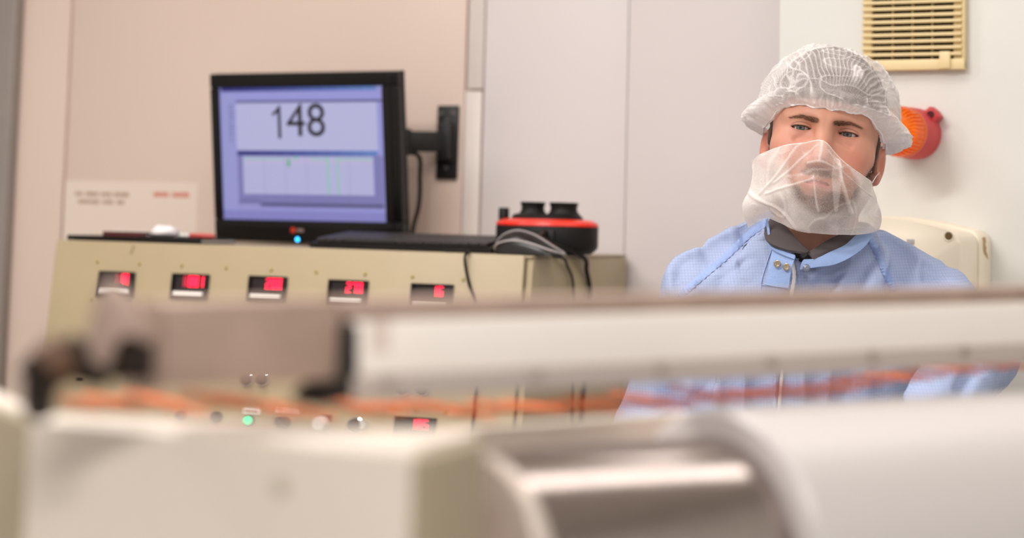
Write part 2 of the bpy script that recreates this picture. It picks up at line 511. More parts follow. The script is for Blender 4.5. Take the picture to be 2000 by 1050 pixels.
knob(697, 832, 0.0125, M_BLK, 0.016, 'key_switch', ring=M_CHR)
x, z = pan(712, 831); MB(pf @ Matrix.Translation((x, 0, z))).lathe([(0.0005, -0.012), (0.0075, -0.012), (0.009, -0.008), (0.009, 0.001)], 20, 'y').build('key_barrel', M_CHR, console)
for u in (788, 826, 484, 514):
    knob(u, 757 if u > 700 else 738, 0.0105, M_DKN, 0.012, 'push_button', ring=M_CHR)
def plate(u, v, w, h, m, name='name_plate', text=True):
    x, z = pan(u, v)
    o = MB(pf).box((x - w / 2, -0.0016, z - h / 2), (x + w / 2, 0.001, z + h / 2), 0.0006).build(name, m, console)
    return o
pl = plate(492, 802, 0.034, 0.012, M_WHT)
x, z = pan(492, 802)
for i in range(5):
    MB(pf).box((x - 0.013 + i * 0.0054, -0.0022, z - 0.0028), (x - 0.013 + i * 0.0054 + 0.0036, -0.0014, z + 0.0026)).build('print', M_TEXT, pl)
x, z = pan(563, 801)
for i in range(7):
    MB(pf).box((x - 0.024 + i * 0.0068, -0.001, z - 0.004 + 0.0008 * (i % 2)), (x - 0.024 + i * 0.0068 + 0.0048, 0.0005, z + 0.003 - 0.0008 * ((i + 1) % 3))).build('panel_letter', M_WHT, console)
plate(637, 817, 0.022, 0.012, mat('dark brown plate', rgb(70, 44, 30), 0.6), 'switch_plate')
plate(813, 822, 0.066, 0.011, M_BLK, 'meter_plate')
plate(246, 589, 0.022, 0.008, mat('grey plate', rgb(120, 110, 104), 0.5), 'name_plate')
plate(156, 737, 0.014, 0.006, M_BLK, 'name_plate')

# ------------------------------------------------------------------ monitor
M_SCR = mat('lit screen', rgb(60, 60, 110), 0.25, emit=lin((0.585, 0.585, 0.80)) + (1,), estr=0.80)
def em(name, r, g, b, s=0.82): return mat(name, rgb(r // 3, g // 3, b // 3), 0.3, emit=rgb(r, g, b), estr=s)
MO = Vector((-0.38924, 3.80487, 1.58102))
MM = Matrix.Translation(MO) @ Matrix.Rotation(-0.4587, 4, 'Z') @ Matrix.Rotation(0.124, 4, 'X') @ Matrix.Rotation(-0.0052, 4, 'Y')
mon = thing('computer_monitor', MO - Vector((0, 0, 0.165)), 'black flat monitor showing the number 148 above a chart', 'monitor')
W2, H2 = 0.2095, 0.1625
sx0, sx1, sz0, sz1 = -W2 + 0.0175, W2 - 0.0345, -H2 + 0.042, H2 - 0.0275
mb = MB(MM)
mb.prism([(-W2, -H2), (W2, -H2), (W2, H2), (-W2, H2)], 0.012, 0.030, 0.004)
mb.build('back_shell', M_BLK, mon)
b = MB(MM)
for lo, hi in (((-W2, -0.004, -H2), (W2, 0.016, sz0)), ((-W2, -0.004, sz1), (W2, 0.016, H2)), ((-W2, -0.004, sz0), (sx0, 0.016, sz1)), ((sx1, -0.004, sz0), (W2, 0.016, sz1))):
    b.box(lo, hi, 0.003)
bez = b.build('bezel', M_BLKG, mon)
MB(MM).box((sx1 + 0.016, -0.0062, -H2 + 0.006), (sx1 + 0.019, -0.003, H2 - 0.006), 0.001).build('edge_ridge', M_BLK, bez)
MB(MM).prism([(-0.12, -0.09), (0.12, -0.09), (0.12, 0.09), (-0.12, 0.09)], 0.028, 0.050, 0.012, 3).build('rear_bulge', M_BLK, mon)
scr = MB(MM).box((sx0 - 0.002, 0.004, sz0 - 0.002), (sx1 + 0.002, 0.010, sz1 + 0.002)).build('screen', M_SCR, mon)
SWd, SHt = sx1 - sx0, sz1 - sz0
def sq(name, a, b_, c, d, m, y=0.0034):     # a..c across, b_..d down, as fractions of the screen
    return MB(MM).box((sx0 + a * SWd, y, sz1 - d * SHt), (sx0 + c * SWd, y + 0.0004, sz1 - b_ * SHt)).build(name, m, scr, smooth=False)
def grad_bar(name, a, b_, c, d, y=0.0032):
    n = 12
    g = MB(MM)
    for i in range(n):
        g.box((sx0 + (a + (c - a) * i / n) * SWd, y, sz1 - d * SHt), (sx0 + (a + (c - a) * (i + 1) / n) * SWd, y + 0.0004, sz1 - b_ * SHt))
    o = g.build(name, em('title blue 0', 36, 36, 120), scr, smooth=False)
    for i in range(1, n):
        o.data.materials.append(em('title blue %d' % i, 36 + int(60 * i / n), 36 + int(100 * i / n), 120 + int(80 * i / n)))
    for pi, p in enumerate(o.data.polygons): p.material_index = pi // 6
    return o
lightp = em('screen pale', 176, 176, 214, 0.9); midp = em('screen mid', 120, 120, 170, .8); darkp = em('screen dark', 88, 86, 130, .8)
sq('side_menu', 0.0, 0.06, 0.095, 0.93, em('screen menu', 150, 150, 208, .85), 0.0036)
grad_bar('title_bar', 0.01, 0.0, 0.96, 0.03)
sq('ruler_line', 0.10, 0.098, 1.0, 0.115, darkp)
for i, w in enumerate((5, 3, 6, 4, 5, 2, 4, 5, 3, 4, 2, 3)):
    sq('menu_mark', 0.055, 0.13 + i * 0.024, 0.055 + 0.006 * w, 0.142 + i * 0.024, midp, 0.0033)
sq('number_window', 0.10, 0.12, 0.96, 0.475, lightp)
grad_bar('title_bar', 0.10, 0.478, 0.955, 0.512)
sq('chart_window', 0.10, 0.512, 0.985, 0.905, em('screen chart frame', 124, 122, 180, .82))
sq('chart_area', 0.135, 0.522, 0.93, 0.805, lightp, 0.0031)
sq('ruler_line', 0.24, 0.87, 0.985, 0.895, darkp, 0.0031)
sq('ruler_line', 0.10, 0.855, 0.24, 0.862, darkp, 0.0031)
gl = em('grid line', 140, 140, 190, .85)
for i in range(1, 9): sq('grid_line', 0.135, 0.535 + i * 0.03, 0.93, 0.537 + i * 0.03, gl, 0.0029)
for i in range(1, 6): sq('grid_line', 0.135 + i * 0.13, 0.522, 0.137 + i * 0.13, 0.805, gl, 0.0029)
gg = em('chart green', 120, 196, 160, .9); gp = em('chart pink', 214, 168, 206, .9)
sq('chart_trace', 0.135, 0.538, 0.40, 0.546, gg, 0.0027); sq('chart_trace', 0.55, 0.538, 0.65, 0.546, gg, 0.0027)
sq('chart_trace', 0.72, 0.538, 0.93, 0.546, gg, 0.0027); sq('chart_trace', 0.135, 0.556, 0.93, 0.561, gp, 0.0028)
sq('chart_trace', 0.655, 0.522, 0.664, 0.805, gg, 0.0027); sq('chart_trace', 0.715, 0.522, 0.722, 0.805, gg, 0.0027)
sq('chart_trace', 0.412, 0.54, 0.428, 0.598, em('chart green dark', 70, 170, 110, .9), 0.0026); sq('chart_trace', 0.45, 0.524, 0.475, 0.545, gg, 0.0026)
for i in range(5): sq('axis_mark', 0.25 + i * 0.13, 0.838, 0.275 + i * 0.13, 0.85, midp, 0.0029)
sq('status_bar', 0.0, 0.93, 1.0, 1.0, em('screen status', 134, 132, 198, .82), 0.0036)
sq('tab', 0.105, 0.885, 0.23, 0.925, em('screen tab', 150, 148, 204, .85), 0.0033)
M_INK = mat('screen ink', rgb(24, 18, 34), 0.5)
tm = text_mesh('48', 0.090, 'number_text'); tm.materials.clear(); tm.materials.append(M_INK)
cxn, czn = sx0 + 0.535 * SWd, sz1 - 0.262 * SHt
h1 = 0.0315; MB(MM @ Matrix.Translation((sx0 + 0.362 * SWd, 0.0, czn))).prism([(0.0, -h1), (0.0066, -h1), (0.0066, h1), (0.0022, h1), (-0.0025, h1 * 0.78), (-0.0125, h1 * 0.55), (-0.0125, h1 * 0.36), (0.0, h1 * 0.58)], 0.0024, 0.0029).build('number_text', M_INK, scr, smooth=False)
inst('number_text', tm, MM @ Matrix.Translation((cxn, 0.0026, czn)) @ Matrix.Rotation(math.pi / 2, 4, 'X'), scr)
# maker's mark, power lamp, buttons
lx, lz = sx0 + 0.445 * SWd, -H2 + 0.024
MB(MM @ Matrix.Translation((lx, -0.0045, lz))).lathe([(0.0001, -0.0008), (0.0052, -0.0006), (0.0056, 0.001)], 16, 'y').build('maker_mark', mat('red mark', rgb(196, 52, 32), 0.4), mon)
for i in range(3):
    MB(MM).box((lx + 0.009 + i * 0.0052, -0.0048, lz - 0.0028), (lx + 0.0128 + i * 0.0052, -0.0036, lz + 0.0028)).build('maker_letter', mat('grey print', rgb(150, 130, 125), 0.5), mon)
MB(MM @ Matrix.Translation((lx + 0.009, -0.0045, -H2 + 0.0065))).lathe([(0.0001, -0.002), (0.0028, -0.0016), (0.0038, 0.0), (0.0038, 0.001)], 16, 'y').build('power_lamp', mat('blue lamp', rgb(40, 160, 255), 0.3, emit=(0.03, 0.42, 1, 1), estr=5), mon)
# cable of the monitor
cp = [MM @ Vector((0.13, 0.045, -0.01)), wall_p(812, 300, 0.10), wall_p(820, 350, 0.08), wall_p(818, 400, 0.08), wall_p(808, 440, 0.09), wall_p(804, 474, 0.12)]
MB().tube(cp, 0.0042, 10, 8).build('monitor_cable', M_BLK, mon)

# ------------------------------------------------------------------ wall arm of the monitor
M_ARM = mat('black powder coat', rgb(18, 16, 17), 0.5, bump=0.1, bscale=600)
pc = wall_p(876, 278, 0.012)
arm = thing('monitor_wall_arm', wall_p(876, 278, 0.0), 'black steel wall bracket holding the monitor from the side', 'bracket')
AM = frame(wall_p(876, 278, 0.005), CEX, CBK, UP)
MB(AM).box((-0.0225, -0.008, -0.072), (0.0225, 0.0, 0.072), 0.002).build('wall_plate', M_ARM, arm)
MB(AM).box((-0.012, -0.030, -0.036), (0.016, -0.006, 0.036), 0.004).build('hinge_block', M_ARM, arm)
me_b, _ = MB().lathe([(0.0002, -0.004), (0.004, -0.0036), (0.0052, -0.001), (0.0052, 0.001)], 14, 'y').mesh('bolt', mat('steel bolt', rgb(190, 184, 186), 0.25, 0.9), center=False)
for x, z in ((-0.013, 0.055), (0.012, 0.056), (0.0, 0.041), (0.0, -0.050)):
    inst('bolt', me_b, AM @ Matrix.Translation((x, -0.008, z)), arm)
me_g, _ = MB().lathe([(0.0002, -0.003), (0.0036, -0.003), (0.0046, 0.0)], 12, 'y').mesh('hinge_pin', mat('gold pin', rgb(190, 150, 84), 0.3, 0.8), center=False)
for z in (0.033, -0.031): inst('hinge_pin', me_g, AM @ Matrix.Translation((-0.015, -0.016, z)), arm)
e1 = AM @ Vector((-0.004, -0.022, 0.0)); e0 = MM @ Vector((0.06, 0.056, 0.002)); e0.z = e1.z - 0.004
dv = (e0 - e1); ln = dv.length; dv.normalize(); up2 = UP; bk2 = dv.cross(up2).normalized()
F = frame(e1, dv, bk2, bk2.cross(dv) * 1.0)
MB(F).box((0.0, -0.008, -0.020), (ln * 0.42, 0.008, 0.020), 0.003).build('arm_link', M_ARM, arm)
MB(F).box((ln * 0.38, -0.011, -0.0165), (ln * 0.98, 0.005, 0.0165), 0.003).build('arm_link', M_ARM, arm)
MB(F @ Matrix.Translation((ln * 0.40, 0, 0))).lathe([(0.0002, -0.024), (0.012, -0.024), (0.0135, -0.022), (0.0135, 0.022), (0.012, 0.024), (0.0002, 0.024)], 20, 'z').build('pivot', M_ARM, arm)

# ------------------------------------------------------------------ keyboard, mouse, device
def top(u, v, b):
    """along-coordinate of a photo column at depth b behind the console edge"""
    return (hit(u, v, A_ + CBK * b, CBK) - A_).dot(CEX)
M_KEY = mat('black keys', rgb(40, 36, 38), 0.4, spec=0.5)
KBB = 0.062
kx0, kx1 = top(612, 476, 0.03 + KBB), top(966, 480, 0.03 + KBB)
KCON = CON @ Matrix.Translation((0, KBB, 0))
kb = thing('keyboard', CON @ Vector(((kx0 + kx1) / 2, 0.15, 0)), 'black keyboard lying on the console edge below the monitor', 'keyboard')
KW = kx1 - kx0
MB(KCON).prism([(0.015, 0.0005), (0.155, 0.0005), (0.155, 0.022), (0.148, 0.0235), (0.02, 0.0105), (0.015, 0.008)], kx0, kx1, 0.0015, axis='x').build('keyboard_body', M_BLK, kb)
nk = 19; kp = (KW - 0.02) / nk
me_k, _ = MB().prism([(-kp * 0.46, -0.0085), (kp * 0.46, -0.0085), (kp * 0.46, 0.0085), (-kp * 0.46, 0.0085)], 0, 0.0075, 0.0014, 1, 'z').mesh('key', M_KEY, center=False)
me_sp, _ = MB().prism([(-kp * 2.9, -0.0085), (kp * 2.9, -0.0085), (kp * 2.9, 0.0085), (-kp * 2.9, 0.0085)], 0, 0.0075, 0.0014, 1, 'z').mesh('space_key', M_KEY, center=False)
for r in range(6):
    yb = 0.031 + r * 0.0205; zb = 0.0105 + (yb - 0.02) * 0.102
    for c in range(nk):
        if r == 0 and 3 <= c <= 8:
            if c == 5: inst('space_key', me_sp, KCON @ Matrix.Translation((kx0 + 0.01 + (c + 1.0) * kp, yb, zb)), kb)
            continue
        inst('key', me_k, KCON @ Matrix.Translation((kx0 + 0.01 + (c + 0.5) * kp, yb, zb)) @ Matrix.Rotation(0.10, 4, 'X'), kb)
# keyboard lead hanging over the console front
kc = [CON @ Vector((top(935, 480, 0.02), 0.03, 0.006)), CON @ Vector((top(912, 484, 0.0), 0.004, 0.004)), hit(908, 500, A_ - CBK * 0.012, PN), hit(911, 530, A_ - CBK * 0.006, PN), hit(918, 560, A_ - CBK * 0.004, PN), hit(928, 590, A_ - CBK * 0.004, PN), hit(938, 640, A_ - CBK * 0.004, PN), hit(934, 720, A_ - CBK * 0.004, PN), hit(928, 780, A_ - CBK * 0.004, PN), hit(922, 850, A_ - CBK * 0.004, PN), hit(910, 1060, A_ - CBK * 0.004, PN)]
MB().tube([CON @ Vector((kx1 - 0.05, 0.10, 0.006)), CON @ Vector((kx1 - 0.055, 0.05, 0.0035)), CON @ Vector((kx1 - 0.06, 0.02, 0.0032))] + kc[1:], 0.0026, 8, 6).build('keyboard_lead', M_BLK, kb)

M_MOUS = mat('black mouse shell', rgb(26, 22, 22), 0.3)
M_SILV = mat('silver trim', rgb(196, 188, 190), 0.35, 0.4)
mx0, mx1 = top(958, 490, 0.02), top(1092, 494, 0.02)
ms = thing('computer_mouse', CON @ Vector(((mx0 + mx1) / 2, 0.045, 0)), 'black mouse with silver trim on the console in front of the red ringed device', 'mouse')
MC = CON @ Matrix.Translation(((mx0 + mx1) / 2, 0.046, 0.0008)); MLn = (mx1 - mx0) / 2
prof = [(-1, 0.010), (-0.93, 0.022), (-0.7, 0.034), (-0.35, 0.041), (0.0, 0.038), (0.35, 0.029), (0.7, 0.016), (0.93, 0.008), (1.0, 0.004)]
rows = []
P2 = spline([(a, 0, h) for a, h in prof], 4)
for p in P2:
    w = 0.030 * math.sqrt(max(0.0, 1 - abs(p.x) ** 3.2)) + 0.004
    rows.append([MC @ Vector((p.x * MLn, w * math.cos(t), max(0.0, p.z * math.sin(t) ** 0.7))) for t in [math.pi * k / 14 for k in range(15)]])
mbm = MB(); mbm.sheet(rows)
mbm.bm.faces.new([mbm.bm.verts[i] for i in []]) if False else None
mbm.build('mouse_shell', M_MOUS, ms)
def side(h0, t0):
    pts = []
    for p in P2:
        w = 0.030 * math.sqrt(max(0.0, 1 - abs(p.x) ** 3.2)) + 0.004
        pts.append(MC @ Vector((p.x * MLn * 1.005, -w * t0 - 0.0006, p.z * h0 + 0.001)))
    return pts
MB().tube(side(0.55, 0.93), 0.0018, 6, 1).build('trim_line', M_SILV, ms)
MB().tube(side(0.97, 0.38), 0.0012, 6, 1).build('trim_line', M_SILV, ms)
for i in range(3):
    MB(MC @ Matrix.Translation((-0.005 + i * 0.009, -0.0295, 0.0245 - 0.0028 * i))).lathe([(0.0002, -0.0014), (0.0024, -0.001), (0.0026, 0.003)], 10, 'y').build('thumb_button', M_DKN, ms)
sidep = A_ + CEX * (CLEN + 0.006)
def sd(u, v, off=0.004): return hit(u, v, sidep + CEX * off, CEX)
MB().tube([MC @ Vector((MLn * 0.98, 0.0, 0.006)), CON @ Vector((CLEN - 0.012, 0.05, 0.006)), sd(1098, 503, 0.008), sd(1108, 520), sd(1117, 540), sd(1120, 570), sd(1120, 640), sd(1119, 720), sd(1117, 830), sd(1110, 1100)], 0.0024, 8, 6).build('mouse_lead', M_BLK, ms)

M_DREDB = mat('bright red ring', rgb(236, 44, 22), 0.28)
dvc_b = 0.20
dxa, dxb = top(982, 480, dvc_b + 0.02), top(1172, 480, dvc_b + 0.02)
DR = (dxb - dxa) / 2
DC = CON @ Matrix.Translation(((dxa + dxb) / 2, dvc_b, 0.0)) @ Matrix.Diagonal((1, 1, 0.83, 1))
dev = thing('desk_device', DC.translation, 'round black device with a red ring and two top knobs on the console end', 'device')
sy_ = 0.78
MB(DC).lathe([(DR * 0.86, 0.002), (DR * 0.93, 0.008), (DR * 0.985, 0.014), (DR, 0.020), (DR, 0.058), (DR * 0.99, 0.0595)], 48, 'z', sy=sy_).build('device_body', M_BLK, dev)
MB(DC).lathe([(DR * 0.99, 0.059), (DR * 1.01, 0.061), (DR * 0.985, 0.067), (DR * 0.86, 0.0735), (DR * 0.6, 0.075)], 48, 'z', sy=sy_).build('red_ring', M_DREDB, dev)
MB(DC).lathe([(DR * 0.70, 0.0735), (DR * 0.69, 0.080), (DR * 0.62, 0.085), (DR * 0.2, 0.0855)], 40, 'z', sy=sy_).build('top_plate', M_BLK, dev)
for sxx, rr in ((-0.30, 0.0225), (0.335, 0.0260)):
    k = MB(DC @ Matrix.Translation((DR * sxx, 0, 0.0))).lathe([(rr * 1.15, 0.083), (rr * 0.92, 0.092), (rr * 0.9, 0.100), (rr * 0.98, 0.106), (rr * 0.98, 0.109), (rr * 0.9, 0.110), (rr * 0.82, 0.106), (rr * 0.3, 0.1055)], 28, 'z').build('top_knob', M_BLK, dev)
MB(DC @ Matrix.Translation((-DR * 0.90, 0, 0))).lathe([(0.0095, 0.066), (0.0095, 0.094), (0.008, 0.0965), (0.0005, 0.0965)], 20, 'z').build('post', M_BLK, dev)
MB(DC @ Matrix.Translation((DR * 0.31, -DR * sy_ * 0.955, 0.039))).box((-0.016, -0.004, -0.016), (0.014, 0.006, 0.013), 0.003).build('cable_port', mat('port black', rgb(6, 5, 6), 0.6), dev)
for a in range(4):
    t = math.pi / 4 + a * math.pi / 2
    MB(DC @ Matrix.Translation((DR * 0.7 * math.cos(t), DR * 0.7 * sy_ * math.sin(t), 0))).lathe([(0.008, 0.0003), (0.009, 0.004)], 12, 'z').build('foot', M_BLK, dev)
pp = DC @ Vector((DR * 0.29, -DR * sy_ * 0.97, 0.046))
MB().tube([pp + CBK * 0.01, pp - CBK * 0.02 + Vector((0.004, 0, -0.001)), CON @ Vector((CLEN - 0.01, 0.075, 0.026)), sd(1137, 500, 0.014), sd(1146, 530, 0.006), sd(1152, 570), sd(1150, 650), sd(1142, 740), sd(1136, 830), sd(1130, 1100)], 0.0042, 10, 6).build('device_lead', M_BLK, dev)

# ------------------------------------------------------------------ things at the left end of the console
bx0, bx1 = top(186, 458, 0.13), top(394, 465, 0.05)
nb = thing('notebook', CON @ Vector(((bx0 + bx1) / 2, 0.1, 0)), 'thin black notebook lying at the left end of the console', 'notebook')
NF = CON @ Matrix.Translation(((bx0 + bx1) / 2, 0.10, 0.0)) @ Matrix.Rotation(0.05, 4, 'Z')
hw = (bx1 - bx0) / 2 - 0.004
MB(NF).box((-hw, -0.062, 0.0008), (hw, 0.075, 0.0030), 0.001).build('cover', M_BLK, nb)
MB(NF).box((-hw + 0.004, -0.057, 0.003), (hw - 0.003, 0.073, 0.0075)).build('pages', M_WHT, nb)
MB(NF).box((-hw, -0.061, 0.0075), (hw, 0.075, 0.0098), 0.001).build('cover', M_BLK, nb)
MB(NF).box((-hw, -0.0625, 0.0006), (hw, -0.058, 0.0100), 0.001).build('spine', M_BLK, nb)
MB(NF).box((0.012, -0.0665, 0.0006), (hw + 0.001, -0.056, 0.0118), 0.001).build('elastic_band', M_BLK, nb)
M_MAR = mat('dark red cloth cover', rgb(74, 20, 22), 0.6)
rb_ = thing('small_book', NF @ Vector((-0.02, 0, 0.01)), 'small dark red book on top of the black notebook', 'book')
MB(NF).box((-0.062, -0.064, 0.0100), (0.030, 0.02, 0.0120), 0.0008).build('cover', M_MAR, rb_)
MB(NF).box((-0.060, -0.058, 0.0120), (0.028, 0.018, 0.0165)).build('pages', M_WHT, rb_)
MB(NF).box((-0.062, -0.065, 0.0165), (0.030, 0.02, 0.0185), 0.0008).build('cover', M_MAR, rb_)
MB(NF).box((-0.062, -0.0655, 0.0098), (0.030, -0.062, 0.0186), 0.0008).build('spine', M_MAR, rb_)
tag(MB(NF).box((-0.085, 0.0, 0.0188), (0.055, 0.06, 0.0196)).build('paper_sheet', M_WHT), 'loose white sheet lying across the small dark red book', 'paper')
# crumpled tissue
bm = bmesh.new(); bmesh.ops.create_icosphere(bm, subdivisions=3, radius=1)
tv = np.array([v.co[:] for v in bm.verts]); tf = [[v.index for v in f.verts] for f in bm.faces]; bm.free()
nn = 1 + 0.18 * vnoise(tv, 2.2, 3) + 0.10 * np.abs(vnoise(tv, 5, 4))
tv = tv * nn[:, None] * np.array([0.026, 0.018, 0.011])
o_t = NF @ Vector((0.053, -0.040, 0.021))
tag(np_obj('crumpled_tissue', tv + np.array(o_t), tf, mat('tissue', rgb(236, 228, 230), 0.9), None), 'crumpled white tissue on the black notebook', 'tissue')
pen = thing('marker_pen', NF @ Vector((0.09, 0.02, 0.012)), 'red and white marker pen on the black notebook', 'pen')
MB(NF @ Matrix.Translation((0.075, 0.015, 0.0145))).lathe([(0.003, 0.0), (0.0045, 0.002), (0.0045, 0.05), (0.003, 0.052)], 14, 'x').build('pen_body', mat('pen red', rgb(208, 84, 80), 0.4), pen)
MB(NF @ Matrix.Translation((0.0, 0.015, 0.0145)) @ Matrix.Translation((0.045, 0, 0))).lathe([(0.0035, 0.03), (0.0035, 0.003), (0.001, 0.0)][::-1], 12, 'x').build('pen_cap', M_WHT, pen)

# notice on the wall
NTC = thing('wall_notice', wall_p(255, 408, 0.006), 'pale paper notice with faint brown and red print above the notebook', 'notice')
c0 = wall_p(128, 352, 0.0058); c1 = wall_p(388, 352, 0.0058); zb = wall_p(250, 478, 0.0058).z
x0, x1 = (c0 - A_).dot(CEX), (c1 - A_).dot(CEX); zt = c0.z
MB(CON).box((x0, WD - 0.0062, zb - ZTOP), (x1, WD - 0.0048, zt - ZTOP)).build('paper', mat('notice paper', rgb(229, 213, 201), 0.5), NTC)
def words(u0, u1, v, h, m, lens):
    a, b = (wall_p(u0, v, 0.007) - A_).dot(CEX), (wall_p(u1, v + 5, 0.007) - A_).dot(CEX); z = wall_p((u0 + u1) / 2, v, 0.007).z - ZTOP
    tot = sum(lens) + 0.6 * (len(lens) - 1); x = a; k = (b - a) / tot
    for L in lens:
        n = max(1, int(L * 2.4))
        for i in range(n):
            hh = h * (0.8 + 0.4 * random.random())
            MB(CON).box((x + i * L * k / n, WD - 0.0068, z - hh / 2), (x + (i + 0.72) * L * k / n, WD - 0.0061, z + hh / 2)).build('print', m, NTC, smooth=False)
        x += (L + 0.6) * k
words(146, 252, 379, 0.008, M_TEXT, (2, 3, 2.5, 3.5)); words(152, 243, 394, 0.008, M_TEXT, (4, 2, 1.4)); words(300, 370, 380, 0.010, M_TEXTR, (3, 3.4))

# ------------------------------------------------------------------ vent, beacon and dispenser on the right wall
M_VENT = mat('yellowed cream plastic', rgb(232, 210, 160), 0.45, noise=0.04, nscale=30)
M_VIN = mat('dark vent inside', rgb(58, 46, 20), 0.8)
vl, vr_, vb = rw(1691, 60), rw(1889, 60), rw(1800, 138)
vw = (vr_ - vl).length
VF = frame(vl + Vector((0, 0, vb.z - vl.z)), REX, RBK, UP)     # origin: lower left corner
vent = thing('wall_vent', VF @ Vector((vw / 2, 0, 0)), 'cream plastic ventilation grille high on the wall above the orange beacon', 'vent')
pit = (rw(1800, 5).z - rw(1800, 120).z) / 9.0
NSL = 17; VH = 0.026 + NSL * pit + 0.02
MB(VF).box((0.004, -0.002, 0.004), (vw - 0.004, 0.0, VH - 0.004)).build('vent_back', M_VIN, vent)
MB(VF).box((0, -0.016, 0), (vw, -0.0005, 0.0175), 0.002).build('frame_rail', M_VENT, vent)
MB(VF).box((0, -0.016, VH - 0.016), (vw, -0.0005, VH), 0.002).build('frame_rail', M_VENT, vent)
MB(VF).box((vw - 0.005, -0.015, 0.001), (vw, -0.0005, VH - 0.001), 0.002).build('frame_rail', M_VENT, vent)
MB(VF).box((0.0, -0.013, 0.001), (0.0145, -0.0005, VH - 0.001), 0.001).build('frame_rail', M_VENT, vent)
MB(VF).box((vw - 0.019, -0.011, 0.001), (vw - 0.003, -0.0005, VH - 0.001), 0.001).build('frame_rail', M_VENT, vent)
me_sl, _ = MB().prism([(-0.019, 0.0), (-0.0175, -0.0012), (-0.004, 0.0018), (-0.003, 0.0046), (-0.0165, 0.0046), (-0.019, 0.0038)], 0.0005, vw - 0.004, axis='x').mesh('slat', M_VENT, center=False, angle=20)
for i in range(NSL):
    inst('slat', me_sl, VF @ Matrix.Translation((0, 0, 0.0205 + i * pit + 0.003)), vent)
for k in (0.287, 0.482, 0.677):
    MB(VF).box((vw * k - 0.0006, -0.010, 0.012), (vw * k + 0.0006, -0.001, VH - 0.01)).build('divider', M_VENT, vent)
MB(VF).box((vw * 0.768, -0.021, 0.0015), (vw * 0.872, -0.014, 0.029), 0.0015).build('latch_tab', M_VENT, vent)

bc = rw(1791, 262)
BF = frame(bc, REX, RBK, UP)
bea = thing('warning_beacon', bc, 'orange ribbed warning beacon on a red base mounted on the wall', 'beacon')
M_BRED = mat('red beacon base', rgb(196, 52, 56), 0.5, noise=0.08, nscale=40)
ma = bpy.data.materials.new('amber lens'); ma.use_nodes = True
bs = ma.node_tree.nodes['Principled BSDF']
bs.inputs['Base Color'].default_value = rgb(255, 138, 30); bs.inputs['Roughness'].default_value = 0.18
bs.inputs['Transmission Weight'].default_value = 0.45; bs.inputs['IOR'].default_value = 1.3
bs.inputs['Emission Color'].default_value = (1, 0.16, 0.0, 1); bs.inputs['Emission Strength'].default_value = 0.05
BR = 0.0405
MB(BF).lathe([(BR * 1.0, 0.0), (BR * 1.02, -0.010), (BR * 1.0, -0.068), (BR * 0.97, -0.072), (BR * 0.6, -0.0725)], 48, 'y').build('beacon_base', M_BRED, bea)
# lug with its screw hole at the upper right of the base
lg = MB(BF @ Matrix.Rotation(-0.75, 4, 'Y'))
lg.prism([(BR * 0.72, -0.013), (BR * 1.26, -0.011), (BR * 1.30, 0.0), (BR * 1.26, 0.011), (BR * 0.72, 0.013)], 0.0, -0.030, 0.003)
lug = lg.build('mounting_lug', M_BRED, bea)
MB(BF @ Matrix.Rotation(-0.75, 4, 'Y') @ Matrix.Translation((BR * 1.08, -0.0302, 0))).lathe([(0.0062, -0.0006), (0.0062, 0.0004)], 18, 'y').build('screw_hole', mat('hole dark', rgb(70, 14, 18), 0.8), lug)
# ribbed lens: a dome whose wall is fluted
rows = []; NS = 216
for k in range(15):
    t = k / 14.0
    h = -0.072 - 0.050 * math.sin(t * math.pi / 2) ; r0 = BR * 0.965 * (1 - 0.10 * t) * (max(0.0, 1 - t ** 5)) ** 0.4
    amp = 0.0019 if 0.08 < t < 0.9 else 0.0
    rows.append([BF @ Vector(((r0 + amp * (1 if (j // 3) % 2 else -1)) * math.cos(2 * math.pi * j / NS), h, (r0 + amp * (1 if (j // 3) % 2 else -1)) * math.sin(2 * math.pi * j / NS))) for j in range(NS + 1)])
MB().sheet(rows).build('amber_lens', ma, bea)
MB(BF).lathe([(0.010, -0.072), (0.010, -0.096), (0.006, -0.104), (0.0005, -0.106)], 20, 'y').build('lamp_bulb', mat('beacon bulb', rgb(255, 210, 120), 0.3, emit=(1, 0.55, 0.12, 1), estr=1.2), bea)
MB(BF).lathe([(BR * 0.985, -0.0705), (BR * 1.0, -0.072), (BR * 0.985, -0.0745)], 48, 'y', cap=False).build('lens_rim', mat('amber rim', rgb(244, 130, 60), 0.3), bea)

M_DISP = mat('ivory plastic', rgb(238, 226, 206), 0.38, noise=0.02)
dp0 = rw(1936, 500)
DF = frame(Vector((dp0.x, dp0.y, rw(1900, 700).z)), REX, RBK, UP)
dsp = thing('wall_dispenser', DF @ Vector((-0.13, 0, 0)), 'ivory plastic wall dispenser with rounded corners behind the man', 'dispenser')
zt = rw(1936, 449).z - DF.translation.z
def arch(w0, w1, zr, crown):
    pts = [(w0, 0.0), (w1, 0.0)]
    r = 0.020
    for k in range(7):
        t = k / 6 * math.pi / 2; pts.append((w1 - r + r * math.cos(t), zr - r + r * math.sin(t) ))
    for k in range(1, 12):
        x = (w1 - r) + (w0 + r - (w1 - r)) * k / 12; c = (k / 12)
        pts.append((x, zr + crown * math.sin(math.pi * c)))
    for k in range(7):
        t = math.pi / 2 + k / 6 * math.pi / 2; pts.append((w0 + r + r * math.cos(t), zr - r + r * math.sin(t)))
    return pts
DWd = 0.285
MB(DF).prism(arch(-DWd, 0, zt, 0.017), 0.0, -0.062, 0.003, 2).build('back_shell', M_DISP, dsp)
MB(DF).prism(arch(-DWd + 0.002, -0.002, zt - 0.002, 0.017), -0.0625, -0.152, 0.007, 3).build('front_cover', M_DISP, dsp)
hc = hit(1853, 461, DF @ Vector((0, -0.152, 0)), RBK)
